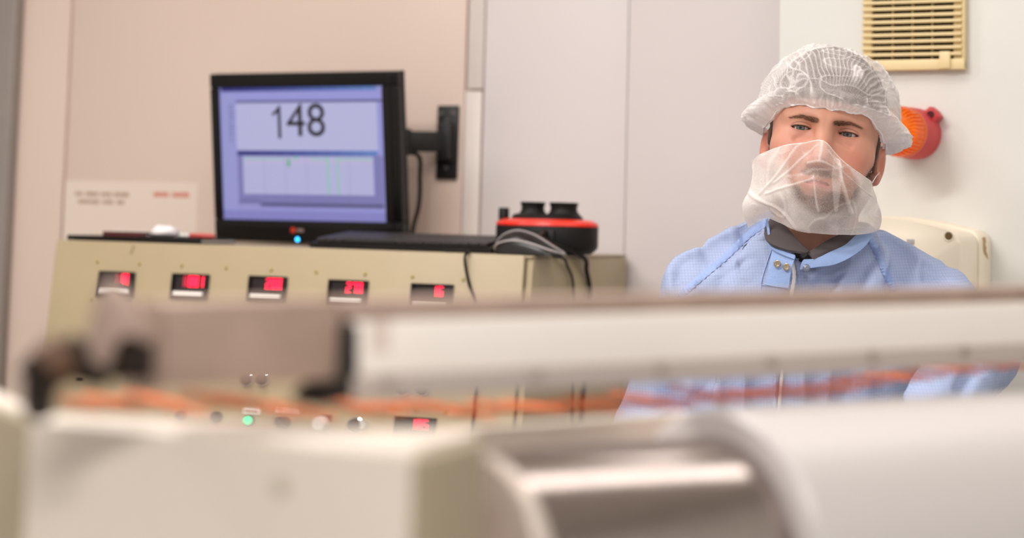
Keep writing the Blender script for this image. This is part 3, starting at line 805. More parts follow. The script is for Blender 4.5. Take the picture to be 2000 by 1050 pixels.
MB(frame(hc, REX, RBK, UP)).lathe([(0.0058, -0.0004), (0.0062, 0.0002)], 20, 'y').build('lock_hole', mat('lock hole', rgb(104, 82, 44), 0.8), dsp)
MB(frame(hc, REX, RBK, UP)).lathe([(0.0060, -0.0004), (0.0072, -0.0012), (0.0086, 0.0004)], 20, 'y', cap=False).build('lock_rim', M_DISP, dsp)
# worn brown patch on its side
pts = [(0.0, 0.0), (0.006, 0.001), (0.0085, -0.006), (0.006, -0.011), (0.010, -0.016), (0.0085, -0.022), (0.013, -0.027), (0.0145, -0.035), (0.010, -0.031), (0.003, -0.026), (0.0, -0.018)]
stp = hit(1920, 464, dp0, REX)
SF = frame(stp, RBK, REX, UP)
MB(SF).prism([(a * 1.7, b * 0.95) for a, b in pts], 0.0006, -0.002).build('worn_patch', mat('brown stain', rgb(176, 144, 92), 0.7), dsp, smooth=False)
mk = hit(1781, 472, DF @ Vector((0, -0.152, 0)), RBK)
MB(frame(mk, REX, RBK, UP)).box((-0.008, -0.0012, -0.004), (0.004, 0.001, 0.004), 0.0005).build('grey_badge', mat('grey badge', rgb(170, 164, 165), 0.5), dsp)
# ------------------------------------------------------------------ foreground machine
M_CREAM = mat('cream machine paint', rgb(224, 211, 198), 0.42, noise=0.03, nscale=12)
M_CREAM2 = mat('cream guard paint', rgb(246, 238, 230), 0.42, noise=0.02, nscale=12)
M_STEEL = mat('dull steel', rgb(184, 158, 144), 0.5, 0.35, noise=0.25, nscale=22)
M_STEELB = mat('brushed steel', rgb(172, 160, 156), 0.19, 1.0, noise=0.12, nscale=120, stretch=(0.05, 1, 1))
M_RAIL = mat('grey rail', rgb(190, 177, 170), 0.45, 0.2)
M_DARKM = mat('blackened metal', rgb(44, 32, 22), 0.42, 0.5, noise=0.3, nscale=40)
M_RUB = mat('black rubber', rgb(30, 22, 16), 0.7)
M_CREAM_SHADE = mat('shaded cream paint', rgb(158, 144, 120), 0.5)  # sides of the cream housing, their shade put into the colour
M_COPP = mat('copper wire', rgb(186, 102, 64), 0.38, 0.85)
M_DRUM = mat('white drum coating', rgb(208, 201, 199), 0.4)

# conveyor guard beam, receding to the right
S0 = at(690, 588, 1.18); S1 = at(2000, 561, 1.561)
GEX = (S1 - S0); GL = GEX.length; GEX.normalize()
GBK = UP.cross(GEX).normalized(); GUP = GEX.cross(GBK).normalized()
GF = frame(S0, GEX, GBK, GUP)
GLX = GL + 0.22
guard = thing('conveyor_guard', at(1600, 640, 1.45), 'long cream conveyor guard beam with a dull steel top rail', 'guard beam')
MB(GF).box((-0.006, 0.0, -0.0118), (GLX, 0.034, 0.0), 0.0012).build('top_rail', M_STEEL, guard)
MB(GF).box((0.0, -0.003, -0.0440), (GLX, 0.030, -0.0112), 0.0025, 3).build('cover_panel', M_CREAM2, guard)
MB(GF).box((-0.002, -0.005, -0.0575), (GLX, 0.012, -0.0432), 0.0012).build('lower_rail', M_RAIL, guard)
me_sc, _ = MB().lathe([(0.0002, -0.0030), (0.0026, -0.0029), (0.0038, -0.0018), (0.0040, 0.0)], 16, 'y').mesh('rail_screw', mat('screw steel', rgb(170, 160, 152), 0.3, 0.9), center=False)
for u, v in ((757, 742), (1045, 723), (1290, 708), (1507, 696), (1705, 684), (1885, 672)):
    p = hit(u, v, GF @ Vector((0, -0.005, 0)), GBK); q = GF.inverted() @ p
    inst('rail_screw', me_sc, GF @ Matrix.Translation((q.x, -0.005, -0.0462)), guard)
q = GF.inverted() @ hit(742, 655, GF @ Vector((0, -0.003, 0)), GBK)
MB(GF).box((q.x - 0.007, -0.0036, q.z - 0.010), (q.x + 0.007, -0.0028, q.z + 0.010)).build('faded_label', mat('faded label', rgb(222, 206, 196), 0.5), guard)
# post that carries the beam beyond the right edge of the view
pb = GF @ Vector((GLX - 0.05, 0.02, -0.058))
MB().box((pb.x - 0.025, pb.y - 0.025, 0.0), (pb.x + 0.025, pb.y + 0.025, pb.z + 0.01), 0.003).build('support_post', M_CREAM2, guard)
# dark end seal of the guard
es = MB(GF).prism([(-0.010, -0.014), (0.002, -0.014), (0.003, -0.056), (-0.022, -0.060), (-0.026, -0.054), (-0.010, -0.046)], -0.004, 0.026, 0.0015)
es.build('end_seal', M_RUB, guard)

# steel clamp block at the near end of the beam
clamp = thing('clamp_arm', at(120, 790, 1.09), 'blurred grey steel clamp block with a dark tilted knob', 'clamp')
xl = (GF.inverted() @ hit(296, 660, S0, GBK)).x
MB(GF).box((xl + 0.006, -0.001, -0.0455), (-0.009, 0.03, 0.0015), 0.002).build('steel_block', M_STEEL, clamp)
MB(GF).box((xl - 0.003, -0.003, -0.0470), (xl + 0.004, 0.03, 0.0025), 0.001).build('end_plate', M_STEEL, clamp)
d0 = 1.085
BKF = lambda u, v, dd=0.0: at(u, v, d0 + dd)
def plate_px(pts, d, th, name, m, parent, bev=0.002):
    P = [at(u, v, d) for u, v in pts]
    o = P[0]; ex = Vector((1, 0, 0)); ey = Vector((0, 1, 0))
    F = frame(o, ex, ey, UP)
    return MB(F).prism([((p - o).x, (p - o).z) for p in P], 0.0, th, bev).build(name, m, parent)
plate_px([(203, 548), (230, 560), (256, 596), (284, 634), (292, 668), (268, 668), (248, 640), (228, 652), (222, 690), (206, 722), (178, 708), (166, 664), (176, 608)], 1.075, 0.018, 'lever', M_STEEL, clamp, 0.003)
plate_px([(222, 664), (266, 654), (294, 660), (294, 742), (226, 745), (190, 724)], 1.082, 0.016, 'catch', M_DARKM, clamp)
# tilted knob: neck cylinder, brown collar and dark foot
k0 = at(205, 712, 1.09); k1 = at(92, 690, 1.06)
ax = (at(62, 758, 1.075) - at(175, 690, 1.09)); 
def cyl(a, b, r0, r1, name, m, rnd=0.0015):
    a = Vector(a); b = Vector(b); d = (b - a); L = d.length; d.normalize()
    s = d.cross(UP).normalized(); w = s.cross(d)
    F = frame(a, s, w, d)
    return MB(F).lathe([(r0 * 0.7, 0.0), (r0, rnd), (r1, L - rnd), (r1 * 0.85, L)], 28, 'z').build(name, m, clamp)
cyl(at(222, 728, 1.09), at(118, 692, 1.085), 0.0100, 0.0130, 'knob_neck', M_DARKM)
cyl(at(135, 682, 1.085), at(88, 724, 1.08), 0.0135, 0.0135, 'knob_collar', mat('brown knob', rgb(96, 66, 44), 0.5, 0.2))
cyl(at(94, 716, 1.08), at(66, 752, 1.078), 0.0125, 0.0120, 'knob_grip', M_DARKM)
cyl(at(78, 742, 1.078), at(76, 806, 1.09), 0.0095, 0.0085, 'foot_pin', M_DARKM)

# copper mesh belt sagging below the guard
belt = thing('mesh_belt', at(1000, 795, 1.5), 'sagging copper wire mesh belt running below the guard beam', 'mesh belt')
bp = spline([at(120, 784, 1.27), at(250, 787, 1.30), at(480, 789, 1.36), at(720, 797, 1.43), at(960, 800, 1.50), at(1300, 784, 1.61), at(1600, 757, 1.71), at(1950, 710, 1.84), at(2160, 684, 1.92)], 60)
coil = []
CWd = 0.052; turns = 7
for i in range(turns * 9 + 1):
    t = 2 * math.pi * i / 9
    coil.append(Vector((0.0042 * math.cos(t), -CWd / 2 + CWd * i / (turns * 9), 0.0026 * math.sin(t))))
me_c, _ = MB().tube(coil, 0.0006, 4, 1).mesh('wire_coil', M_COPP, center=False)
acc = 0.0; n = 0; last = bp[0]
for i in range(1, len(bp)):
    acc += (bp[i] - bp[i - 1]).length
    if acc > 0.0145:
        acc = 0.0; n += 1
        t = (bp[min(i + 1, len(bp) - 1)] - bp[i - 1]).normalized(); s = UP.cross(t).normalized(); w = t.cross(s)
        M = frame(bp[i] + Vector((0, 0, random.gauss(0, 0.003))), t, s, w) @ Matrix.Rotation(random.uniform(-0.35, 0.35), 4, 'Y') @ Matrix.Rotation(random.uniform(-0.05, 0.05), 4, 'Z')
        inst('wire_coil', me_c, M, belt)
for sgn in (-1, 1):
    pts = []
    for i in range(0, len(bp), 6):
        t = (bp[min(i + 1, len(bp) - 1)] - bp[max(i - 1, 0)]).normalized(); s = UP.cross(t).normalized()
        pts.append(bp[i] + s * (sgn * CWd * 0.5) + Vector((0, 0, 0.0015 * ((i // 6) % 2))))
    MB().tube(pts, 0.0003, 5, 1).build('edge_wire', M_COPP, belt)

# machine housing in front
F1 = at(52, 815, 1.17); F2 = at(812, 882, 1.05)
zt = (F1.z + F2.z) / 2
G2 = at(918, 850, 1.13); H1 = at(-110, 770, 1.33)
hous = thing('machine_housing', (F1.x, F1.y + 0.1, 0), 'cream sheet metal machine housing in the left foreground with one round button', 'machine housing')
dirF = Vector((F2.x - F1.x, F2.y - F1.y, 0)).normalized(); 
bkF = Vector((-dirF.y, dirF.x, 0))
dirS = Vector((G2.x - F2.x, G2.y - F2.y, 0)).normalized()
def slab(p, q, inward, th, z0, z1, name, m, parent, bev=0.003):
    ex = Vector((q.x - p.x, q.y - p.y, 0)); L = ex.length; ex.normalize()
    ey = Vector((-ex.y, ex.x, 0))
    if ey.dot(inward) < 0: ey = -ey; 
    F = Matrix((ex, ey, UP)).transposed().to_4x4(); F.translation = Vector((p.x, p.y, 0))
    return MB(F).box((0, 0, z0), (L, th, z1), bev, 3).build(name, m, parent)
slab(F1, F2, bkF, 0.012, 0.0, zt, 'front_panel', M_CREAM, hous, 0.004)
slab(F2 + dirF * -0.004, G2, bkF, 0.010, 0.0, zt - 0.002, 'side_panel', M_CREAM_SHADE, hous)
slab(H1, F1 + dirF * 0.004, bkF, 0.012, 0.0, zt - 0.001, 'side_panel', M_CREAM_SHADE, hous, 0.004)
# top plate
bkA = F1 + bkF * 0.014; bkB = G2 + Vector((0.004, 0.02, 0))
tp = [(H1.x, H1.y + 0.01), (F1.x + 0.004, F1.y + 0.004), (F2.x - 0.003, F2.y + 0.004), (G2.x, G2.y), (bkB.x, bkB.y), (bkA.x, bkA.y), (H1.x + 0.02, H1.y + 0.03)]
MB().prism(tp, zt - 0.006, zt + 0.0015, 0.001, 1, 'z').build('top_plate', M_CREAM, hous)
# low rear rail behind the roller
r0 = at(880, 838, 1.27); r1 = at(1540, 791, 1.53)
rex = (r1 - r0).normalized(); RL = (r1 - r0).length
RFm = frame(r0, rex, UP.cross(rex).normalized(), UP)
MB(RFm).box((-0.05, 0.0, -0.30), (RL, 0.012, 0.0), 0.003).build('rear_rail', M_CREAM, hous)
bpnt = hit(550, 948, F1, bkF)
MB(frame(bpnt, dirF, bkF, UP)).lathe([(0.0002, -0.0022), (0.0045, -0.002), (0.0055, 0.0), (0.0055, 0.002)], 20, 'y').build('round_button', mat('greige button', rgb(198, 186, 170), 0.5), hous)

# roller and drum on one axis
axd = Vector((0.794, 0.607, 0)).normalized()
RCZ = CAM.z - 0.212
p0 = at(918, 900, 1.20); rc0 = Vector((p0.x, p0.y, RCZ))
def on_axis(u):
    # distance along the axis at which it crosses photo column u
    lo, hi = -0.2, 2.0
    for _ in range(50):
        m_ = (lo + hi) / 2; p = rc0 + axd * m_; l = RCAM.transposed() @ (p - CAM)
        uu = CX - FOC * l.x / l.z
        if uu < u: lo = m_
        else: hi = m_
    return lo
sw = axd.cross(UP).normalized()
AXF = frame(rc0, sw, UP, axd) if False else Matrix((sw, axd.cross(sw), axd)).transposed().to_4x4()
AXF.translation = rc0
s1 = on_axis(1392) - 0.0; s0 = 0.004
RR = 0.0755
rol = thing('steel_roller', rc0 + axd * (s1 / 2) - Vector((0, 0, RR)), 'shiny brushed steel roller in the blurred foreground', 'roller')
MB(AXF).lathe([(RR - 0.004, s0), (RR - 0.001, s0 + 0.0015), (RR, s0 + 0.004), (RR, s1)], 96, 'z').build('roller_sleeve', M_STEELB, rol)
MB(AXF).lathe([(RR * 0.99, s0 - 0.006), (RR * 1.015, s0 - 0.004), (RR * 1.015, s0 + 0.004), (RR * 0.99, s0 + 0.005)], 64, 'z').build('end_ring', mat('pale end ring', rgb(214, 200, 190), 0.4, 0.3), rol)
MB(AXF).lathe([(0.02, -0.075), (0.02, s0)], 24, 'z').build('shaft', M_STEEL, rol)
DRR = 0.0945
drm = thing('white_drum', rc0 + axd * (s1 + 0.3) - Vector((0, 0, DRR)), 'large white coated drum beyond the steel roller', 'drum')
MB(AXF).lathe([(RR - 0.01, s1 + 0.001), (DRR - 0.004, s1 + 0.001), (DRR, s1 + 0.006), (DRR, s1 + 0.75), (0.02, s1 + 0.75)], 128, 'z').build('drum_shell', M_DRUM, drm)
MB(AXF).lathe([(DRR * 0.9, s1 + 0.7505), (DRR * 0.9, s1 + 0.757), (0.02, s1 + 0.758)], 48, 'z').build('end_cap', M_STEEL, drm)
# pedestals carry roller and drum
for ss, th in ((s1 + 0.68, drm),):
    c = rc0 + axd * ss
    MB().box((c.x - 0.03, c.y - 0.03, 0), (c.x + 0.03, c.y + 0.03, c.z - DRR + 0.004), 0.004).build('pedestal', M_CREAM, th)
c = rc0 + axd * (s1 * 0.5)
MB().box((c.x - 0.03, c.y - 0.03, 0), (c.x + 0.03, c.y + 0.03, c.z - RR + 0.004), 0.004).build('pedestal', M_CREAM, rol)
MB(AXF @ Matrix.Translation((0, 0, s1 * 0.5))).prism([(-0.02, -0.01), (0.02, -0.01), (0.02, 0.01), (-0.02, 0.01)], RR + 0.0005, RR + 0.003) .build('yellow_mark', mat('yellow mark', rgb(196, 170, 40), 0.5), rol) if False else None
# ------------------------------------------------------------------ the man
DM = 2.664
def P(u, v, off=0.0): return at(u, v, DM + off)
def Pn(u, v, off=0.0): return np.array(P(u, v, off))
person = thing('person', (P(1590, 600, 0.11).x, P(1590, 600, 0.11).y, 0.0),
               'man in a blue smock with white hair cap and beard cover', 'person')
# head frame: x his right, y forward, z up, origin between the ears at eye height
MH3 = (Matrix.Rotation(math.radians(8.3), 3, 'Y') @ Matrix.Rotation(math.radians(-4.0), 3, 'X') @ Matrix.Rotation(math.radians(-9.5), 3, 'Z')
       @ Matrix.Rotation(math.pi, 3, 'Z'))
HO = P(1611, 254.6) - MH3 @ Vector((0, 0.080, 0))
MHD = MH3.to_4x4(); MHD.translation = HO
HM = np.array(MH3); HOn = np.array(HO)
def h2w(V): return np.asarray(V) @ HM.T + HOn
def w2h(p): return (np.asarray(p) - HOn) @ HM
EYE = (0.0315, 0.0700, 0.0); ER = 0.0122
neck_lo = w2h(Pn(1588, 540, 0.125))

def head_sdf(X, Y, Z):
    Xs = X; X = np.abs(X)
    d = ell(X, Y, Z, (0, -0.006, 0.034), (0.0765, 0.101, 0.086))
    d = smin(d, ell(X, Y, Z, (0, 0.030, -0.032), (0.0665, 0.064, 0.082)), 0.030)
    d = smin(d, ell(X, Y, Z, (0, 0.068, -0.101), (0.027, 0.024, 0.019)), 0.030)                       # chin
    d = smin(d, cap(X, Y, Z, (0.056, 0.002, -0.066), (0.020, 0.066, -0.102), 0.015, 0.014), 0.026)     # jaw
    d = smin(d, ell(X, Y, Z, (0.046, 0.056, -0.026), (0.020, 0.022, 0.020)), 0.022)                    # cheekbone
    d = smin(d, ell(X, Y, Z, (0.034, 0.070, -0.052), (0.020, 0.016, 0.022)), 0.020)                    # cheek
    d = smin(d, cap(X, Y, Z, (0.006, 0.0880, 0.0125), (0.047, 0.0690, 0.0150), 0.0100, 0.0085), 0.012)   # brow
    d = smax(d, -ell(X, Y, Z, (0.0300, 0.0990, -0.0015), (0.0200, 0.0175, 0.0120)), 0.012)             # socket
    d = smin(d, cap(X, Y, Z, (0, 0.0865, 0.010), (0, 0.104, -0.040), 0.0088, 0.0090), 0.011)            # nose
    d = smin(d, ell(X, Y, Z, (0, 0.1085, -0.043), (0.0105, 0.0115, 0.0095)), 0.008)
    d = smin(d, ell(X, Y, Z, (0.0125, 0.0985, -0.0475), (0.0068, 0.0095, 0.0065)), 0.006)
    d = smin(d, ell(X, Y, Z, (0, 0.083, -0.072), (0.028, 0.018, 0.018)), 0.014)                        # muzzle
    d = smin(d, cap(X, Y, Z, (0, 0.1005, -0.0685), (0.021, 0.089, -0.0715), 0.0042, 0.0028), 0.006)    # lips
    d = smin(d, cap(X, Y, Z, (0, 0.0985, -0.0790), (0.018, 0.089, -0.0765), 0.0052, 0.003), 0.006)
    d = smax(d, -cap(X, Y, Z, (0, 0.1055, -0.0735), (0.022, 0.0915, -0.0738), 0.0014), 0.003)
    # lids over the eyeball, with the opening; the fold above is only painted
    ex, ey, ez = EYE
    lid = np.sqrt((X - ex) ** 2 + (Y - ey) ** 2 + (Z - ez) ** 2)
    d = smin(d, lid - 0.0140, 0.006)
    xr = (X - ex) / 0.0150
    zc = 0.0009 - 0.0011 * xr                    # outer corner a little lower / higher
    up_ = 0.0036 * np.clip(1 - np.abs(xr) ** 2.3, 0, 1) ** 0.75
    dn_ = 0.0048 * np.clip(1 - np.abs(xr) ** 2.0, 0, 1) ** 0.80
    op = np.maximum(Z - ez - zc * 0 - up_ + 0.0026, -(Z - ez) - dn_ + 0.0002)
    op = np.maximum(op, np.abs(X - ex) - 0.0148); op = np.maximum(op, ey + 0.004 - Y)
    d = smax(d, -op, 0.0008)
    d = np.maximum(d, -(lid - (ER + 0.0003)) * np.where(Y > ey, 1.0, -1.0) if False else np.where(Y > ey - 0.004, -(lid - ER - 0.0003), -1.0))
    d = smax(d, -cap(X, Y, Z, (0.0165, 0.0905, -0.0085), (0.036, 0.0865, -0.0170), 0.0022, 0.0016), 0.007)   # below the eye
    # ears
    c, s = math.cos(0.36), math.sin(0.36)
    px, py, pz = X - 0.0725, Y + 0.008, Z + 0.024
    qx, qy = px * c + py * s, -px * s + py * c
    qz = pz + 0.0; qy2 = qy + 0.12 * qz
    e = ell(qx, qy2, qz, (0.004, -0.006, 0.0), (0.0060, 0.0170, 0.0275))
    e = smax(e, -ell(qx, qy2, qz, (0.0120, -0.002, -0.001), (0.0080, 0.0090, 0.0150)), 0.004)
    e = smin(e, ell(qx, qy2, qz, (0.003, -0.001, -0.021), (0.0052, 0.0090, 0.0090)), 0.006)
    d = smin(d, e, 0.007)
    # neck
    d = smin(d, cap(Xs, Y, Z, (0, -0.022, -0.050), tuple(neck_lo), 0.055, 0.060), 0.022)
    d = smin(d, cap(X, Y, Z, (0.052, -0.012, -0.075), (0.014, neck_lo[1] + 0.055, neck_lo[2] + 0.025), 0.010, 0.009), 0.02)
    return d
xs = axis_pts((-0.105, -0.072, 0.0022), (-0.072, 0.072, 0.0011), (0.072, 0.105, 0.0022))
ys = axis_pts((-0.125, 0.040, 0.0045), (0.040, 0.126, 0.0011))
zs = axis_pts((-0.235, -0.125, 0.0035), (-0.125, -0.040, 0.0018), (-0.040, 0.052, 0.0009), (0.052, 0.128, 0.0035))
HV, HQ = surfnet(head_sdf, xs, ys, zs)

# skin colours (redness, stubble, lips, brows are the man's own colouring)
def sstep(a, b, x):
    t = np.clip((x - a) / (b - a), 0, 1); return t * t * (3 - 2 * t)
hx, hy, hz = HV[:, 0], HV[:, 1], HV[:, 2]; ax_ = np.abs(hx)
skin = np.array(rgb(199, 144, 121)[:3]); redc = np.array(rgb(196, 116, 100)[:3]); beardc = np.array(rgb(62, 48, 42)[:3])
lipc = np.array(rgb(196, 116, 112)[:3])
col = np.tile(skin, (len(HV), 1))
def blend(c, w):
    global col
    col = col * (1 - w[:, None]) + np.asarray(c)[None] * w[:, None]
n1 = vnoise(HV, 60, 1); n2 = vnoise(HV, 420, 2); n3 = vnoise(HV, 900, 5)
blend(redc, 0.55 * np.exp(-((ax_ - 0.042) / 0.022) ** 2 - ((hz + 0.034) / 0.02) ** 2) * (hy > 0.02))
blend(redc, 0.45 * np.exp(-(hx / 0.014) ** 2 - ((hz + 0.040) / 0.016) ** 2) * (hy > 0.07))
blend(rgb(214, 124, 104)[:3], 0.55 * sstep(0.070, 0.078, ax_) * (hz < 0.03) * (hz > -0.06))
blend(redc, 0.25 * np.clip(n1, 0, 1))
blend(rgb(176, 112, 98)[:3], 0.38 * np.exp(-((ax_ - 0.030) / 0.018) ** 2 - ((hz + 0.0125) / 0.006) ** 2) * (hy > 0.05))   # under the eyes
blend(rgb(176, 116, 90)[:3], 0.45 * np.exp(-((ax_ - 0.0175) / 0.008) ** 2 - ((hz - 0.004) / 0.009) ** 2) * (hy > 0.06))  # inner socket shade beside the nose, painted in as browner skin
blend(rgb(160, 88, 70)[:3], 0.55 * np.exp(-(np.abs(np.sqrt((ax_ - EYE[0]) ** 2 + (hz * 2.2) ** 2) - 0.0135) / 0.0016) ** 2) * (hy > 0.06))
ar_ = np.abs(ax_ - EYE[0]); blend(rgb(138, 84, 64)[:3], 0.6 * np.exp(-((hz - (0.0062 - 20 * (ax_ - EYE[0]) ** 2)) / 0.0008) ** 2) * (ar_ < 0.0125) * (hy > 0.06))  # shade of the lid fold painted as a brown line, no groove
ztop = 0.0036 * np.clip(1 - np.abs((ax_ - EYE[0]) / 0.015) ** 2.3, 0, 1) ** 0.75 - 0.0026
blend(rgb(70, 42, 34)[:3], 0.85 * np.exp(-((hz - ztop - 0.0006) / 0.0010) ** 2) * sstep(0.0150, 0.0125, ar_) * (hy > 0.06))
# beard area: cheeks below a line from sideburn to mouth corner, moustache, chin
line = -0.084 + 2.1 * np.clip(ax_ - 0.045, 0, 1) + 0.006 * n1 + 0.010 * np.exp(-((ax_ - 0.026) / 0.007) ** 2)
bm_ = sstep(0.007, -0.012, hz - line) * sstep(-0.004, 0.018, hy) * sstep(-0.128, -0.116, hz)
bm_ *= 1 - 0.85 * np.exp(-((ax_ - 0.0) / 0.022) ** 2 - ((hz + 0.0735) / 0.007) ** 2)
must = np.exp(-((ax_) / 0.026) ** 4 - ((hz + 0.0605) / 0.0055) ** 2) * (hy > 0.07)
side_ = sstep(0.054, 0.063, ax_) * sstep(-0.004, 0.008, hy) * sstep(0.032, 0.024, hy) * sstep(-0.09, -0.07, hz) * sstep(0.05, 0.03, hz)
bm_ = np.clip(np.maximum(np.maximum(bm_ * 0.92, must * 0.75), side_ * 0.75), 0, 1)
blend(beardc, bm_ * np.clip(0.80 + 0.26 * n2 + 0.22 * n3, 0, 1))
blend(lipc, np.exp(-(ax_ / 0.020) ** 4 - ((hz + 0.0738) / 0.0062) ** 2) * (hy > 0.08) * 0.9)
# brows (dense base below the hairs)
def brow_mask(x, z):
    t = (np.abs(x) - 0.010) / 0.040
    zc = 0.0088 + 0.0078 * t - 0.013 * np.clip(t - 0.55, 0, 1) * 1.2
    wd = 0.0037 * np.clip(1.12 - 0.75 * t, 0.2, 1)
    return np.exp(-((z - zc) / wd) ** 2 * 1.4) * sstep(-0.10, 0.06, t) * sstep(1.04, 0.86, t)
blend(rgb(112, 72, 48)[:3], 0.70 * brow_mask(hx, hz) * (hy > 0.05))
hairm = sstep(0.066, 0.074, hz + 0.42 * np.clip(0.05 - hy, 0, 0.2)) * (ax_ < 0.081)
# mole on the neck
ml = w2h(Pn(1606, 468, 0.05)); 
rd = np.sqrt((HV[:, 0] - ml[0]) ** 2 + (HV[:, 2] - ml[2]) ** 2)
blend(rgb(84, 48, 36)[:3], 0.9 * (rd < 0.0014) * (hy > -0.03))

def skin_mat():
    m = bpy.data.materials.new('skin'); m.use_nodes = True; nt = m.node_tree; b = nt.nodes['Principled BSDF']
    a = nt.nodes.new('ShaderNodeAttribute'); a.attribute_name = 'Col'
    nt.links.new(a.outputs['Color'], b.inputs['Base Color'])
    b.inputs['Roughness'].default_value = 0.48
    b.inputs['Specular IOR Level'].default_value = 0.35
    b.inputs['Subsurface Weight'].default_value = 0.12
    b.inputs['Subsurface Radius'].default_value = (1.0, 0.35, 0.2); b.inputs['Subsurface Scale'].default_value = 0.004
    n = nt.nodes.new('ShaderNodeTexNoise'); n.inputs['Scale'].default_value = 900; n.inputs['Detail'].default_value = 2
    tc = nt.nodes.new('ShaderNodeTexCoord'); nt.links.new(tc.outputs['Object'], n.inputs['Vector'])
    bp_ = nt.nodes.new('ShaderNodeBump'); bp_.inputs['Strength'].default_value = 0.12; bp_.inputs['Distance'].default_value = 0.001
    nt.links.new(n.outputs[0], bp_.inputs['Height']); nt.links.new(bp_.outputs[0], b.inputs['Normal'])
    return m
M_SKIN = skin_mat()

# arms: joints of both arms (photo positions with their distance)
ARMS = {'a': dict(sh=Pn(1375, 565, 0.11), el=Pn(1272, 850, 0.15), wr=Pn(1450, 985, -0.20)),
        'b': dict(sh=Pn(1822, 592, 0.10), el=Pn(1902, 692, -0.10), wr=Pn(1715, 960, -0.25))}
def hand_sdf(X, Y, Z, A, flip):
    w = A['wr']; f = w - A['el']; f = f / np.linalg.norm(f)
    fd = f + np.array([0, -0.15, -0.35]); fd /= np.linalg.norm(fd)
    side = np.cross(fd, [0, 0, 1.0]); side /= np.linalg.norm(side); up = np.cross(side, fd)
    T = lambda a, b, c: w + side * a + fd * b + up * c
    s = flip
    d = cap(X, Y, Z, w - f * 0.10, w, 0.030, 0.024)
    d = smin(d, cap(X, Y, Z, T(0.0, 0.02, 0), T(0.0, 0.065, 0.0), 0.027, 0.031, ) + 0.006, 0.02)
    for k, (o, L) in enumerate(((-0.027, 0.068), (-0.009, 0.076), (0.009, 0.072), (0.026, 0.056))):
        a = T(o * s, 0.078, 0.002); b = T(o * s * 1.08, 0.078 + L * 0.42, -0.004); c = T(o * s * 1.1, 0.078 + L * 0.72, -0.020); e = T(o * s * 1.08, 0.078 + L * 0.86, -0.037)
        fg = np.minimum(np.minimum(cap(X, Y, Z, a, b, 0.0095, 0.0088), cap(X, Y, Z, b, c, 0.0088, 0.0082)), cap(X, Y, Z, c, e, 0.0082, 0.0070))
        d = smin(d, fg, 0.006)
    a = T(-0.026 * s, 0.022, -0.006); b = T(-0.050 * s, 0.055, -0.014); c = T(-0.052 * s, 0.088, -0.026)
    d = smin(d, np.minimum(cap(X, Y, Z, a, b, 0.0125, 0.0105), cap(X, Y, Z, b, c, 0.0105, 0.008)), 0.010)
    return d
BV = [h2w(HV)]; BQ = [HQ]; BC = [col]; nb_ = len(HV)
for key, fl in (('a', 1), ('b', -1)):
    A = ARMS[key]; c = A['wr'] + (A['wr'] - A['el']) * 0.25 + np.array([0, -0.02, -0.02])
    v, q = surfnet(lambda X, Y, Z: hand_sdf(X, Y, Z, A, fl), *[axis_pts((c[i] - 0.155, c[i] + 0.155, 0.0034)) for i in range(3)])
    BV.append(v); BQ.append(q + nb_); BC.append(np.tile(np.array(rgb(228, 168, 142)[:3]), (len(v), 1))); nb_ += len(v)
# chest under the clothes so that body and neck are one figure
chest_c = Pn(1585, 640, 0.125)
def chest_sdf(X, Y, Z):
    a = Pn(1588, 540, 0.125); 
    return smin(cap(X, Y, Z, a, chest_c, 0.06, 0.09), cap(X, Y, Z, chest_c + [0, 0, -0.05], np.array([chest_c[0], chest_c[1], 0.95]), 0.085, 0.09), 0.04)
v, q = surfnet(chest_sdf, axis_pts((chest_c[0] - 0.14, chest_c[0] + 0.14, 0.012)), axis_pts((chest_c[1] - 0.14, chest_c[1] + 0.14, 0.012)), axis_pts((0.82, 1.52, 0.014)))
BV.append(v); BQ.append(q + nb_); BC.append(np.tile(skin, (len(v), 1))); nb_ += len(v)
body = np_obj('body', np.concatenate(BV), np.concatenate(BQ), M_SKIN, person, cols=np.concatenate(BC))

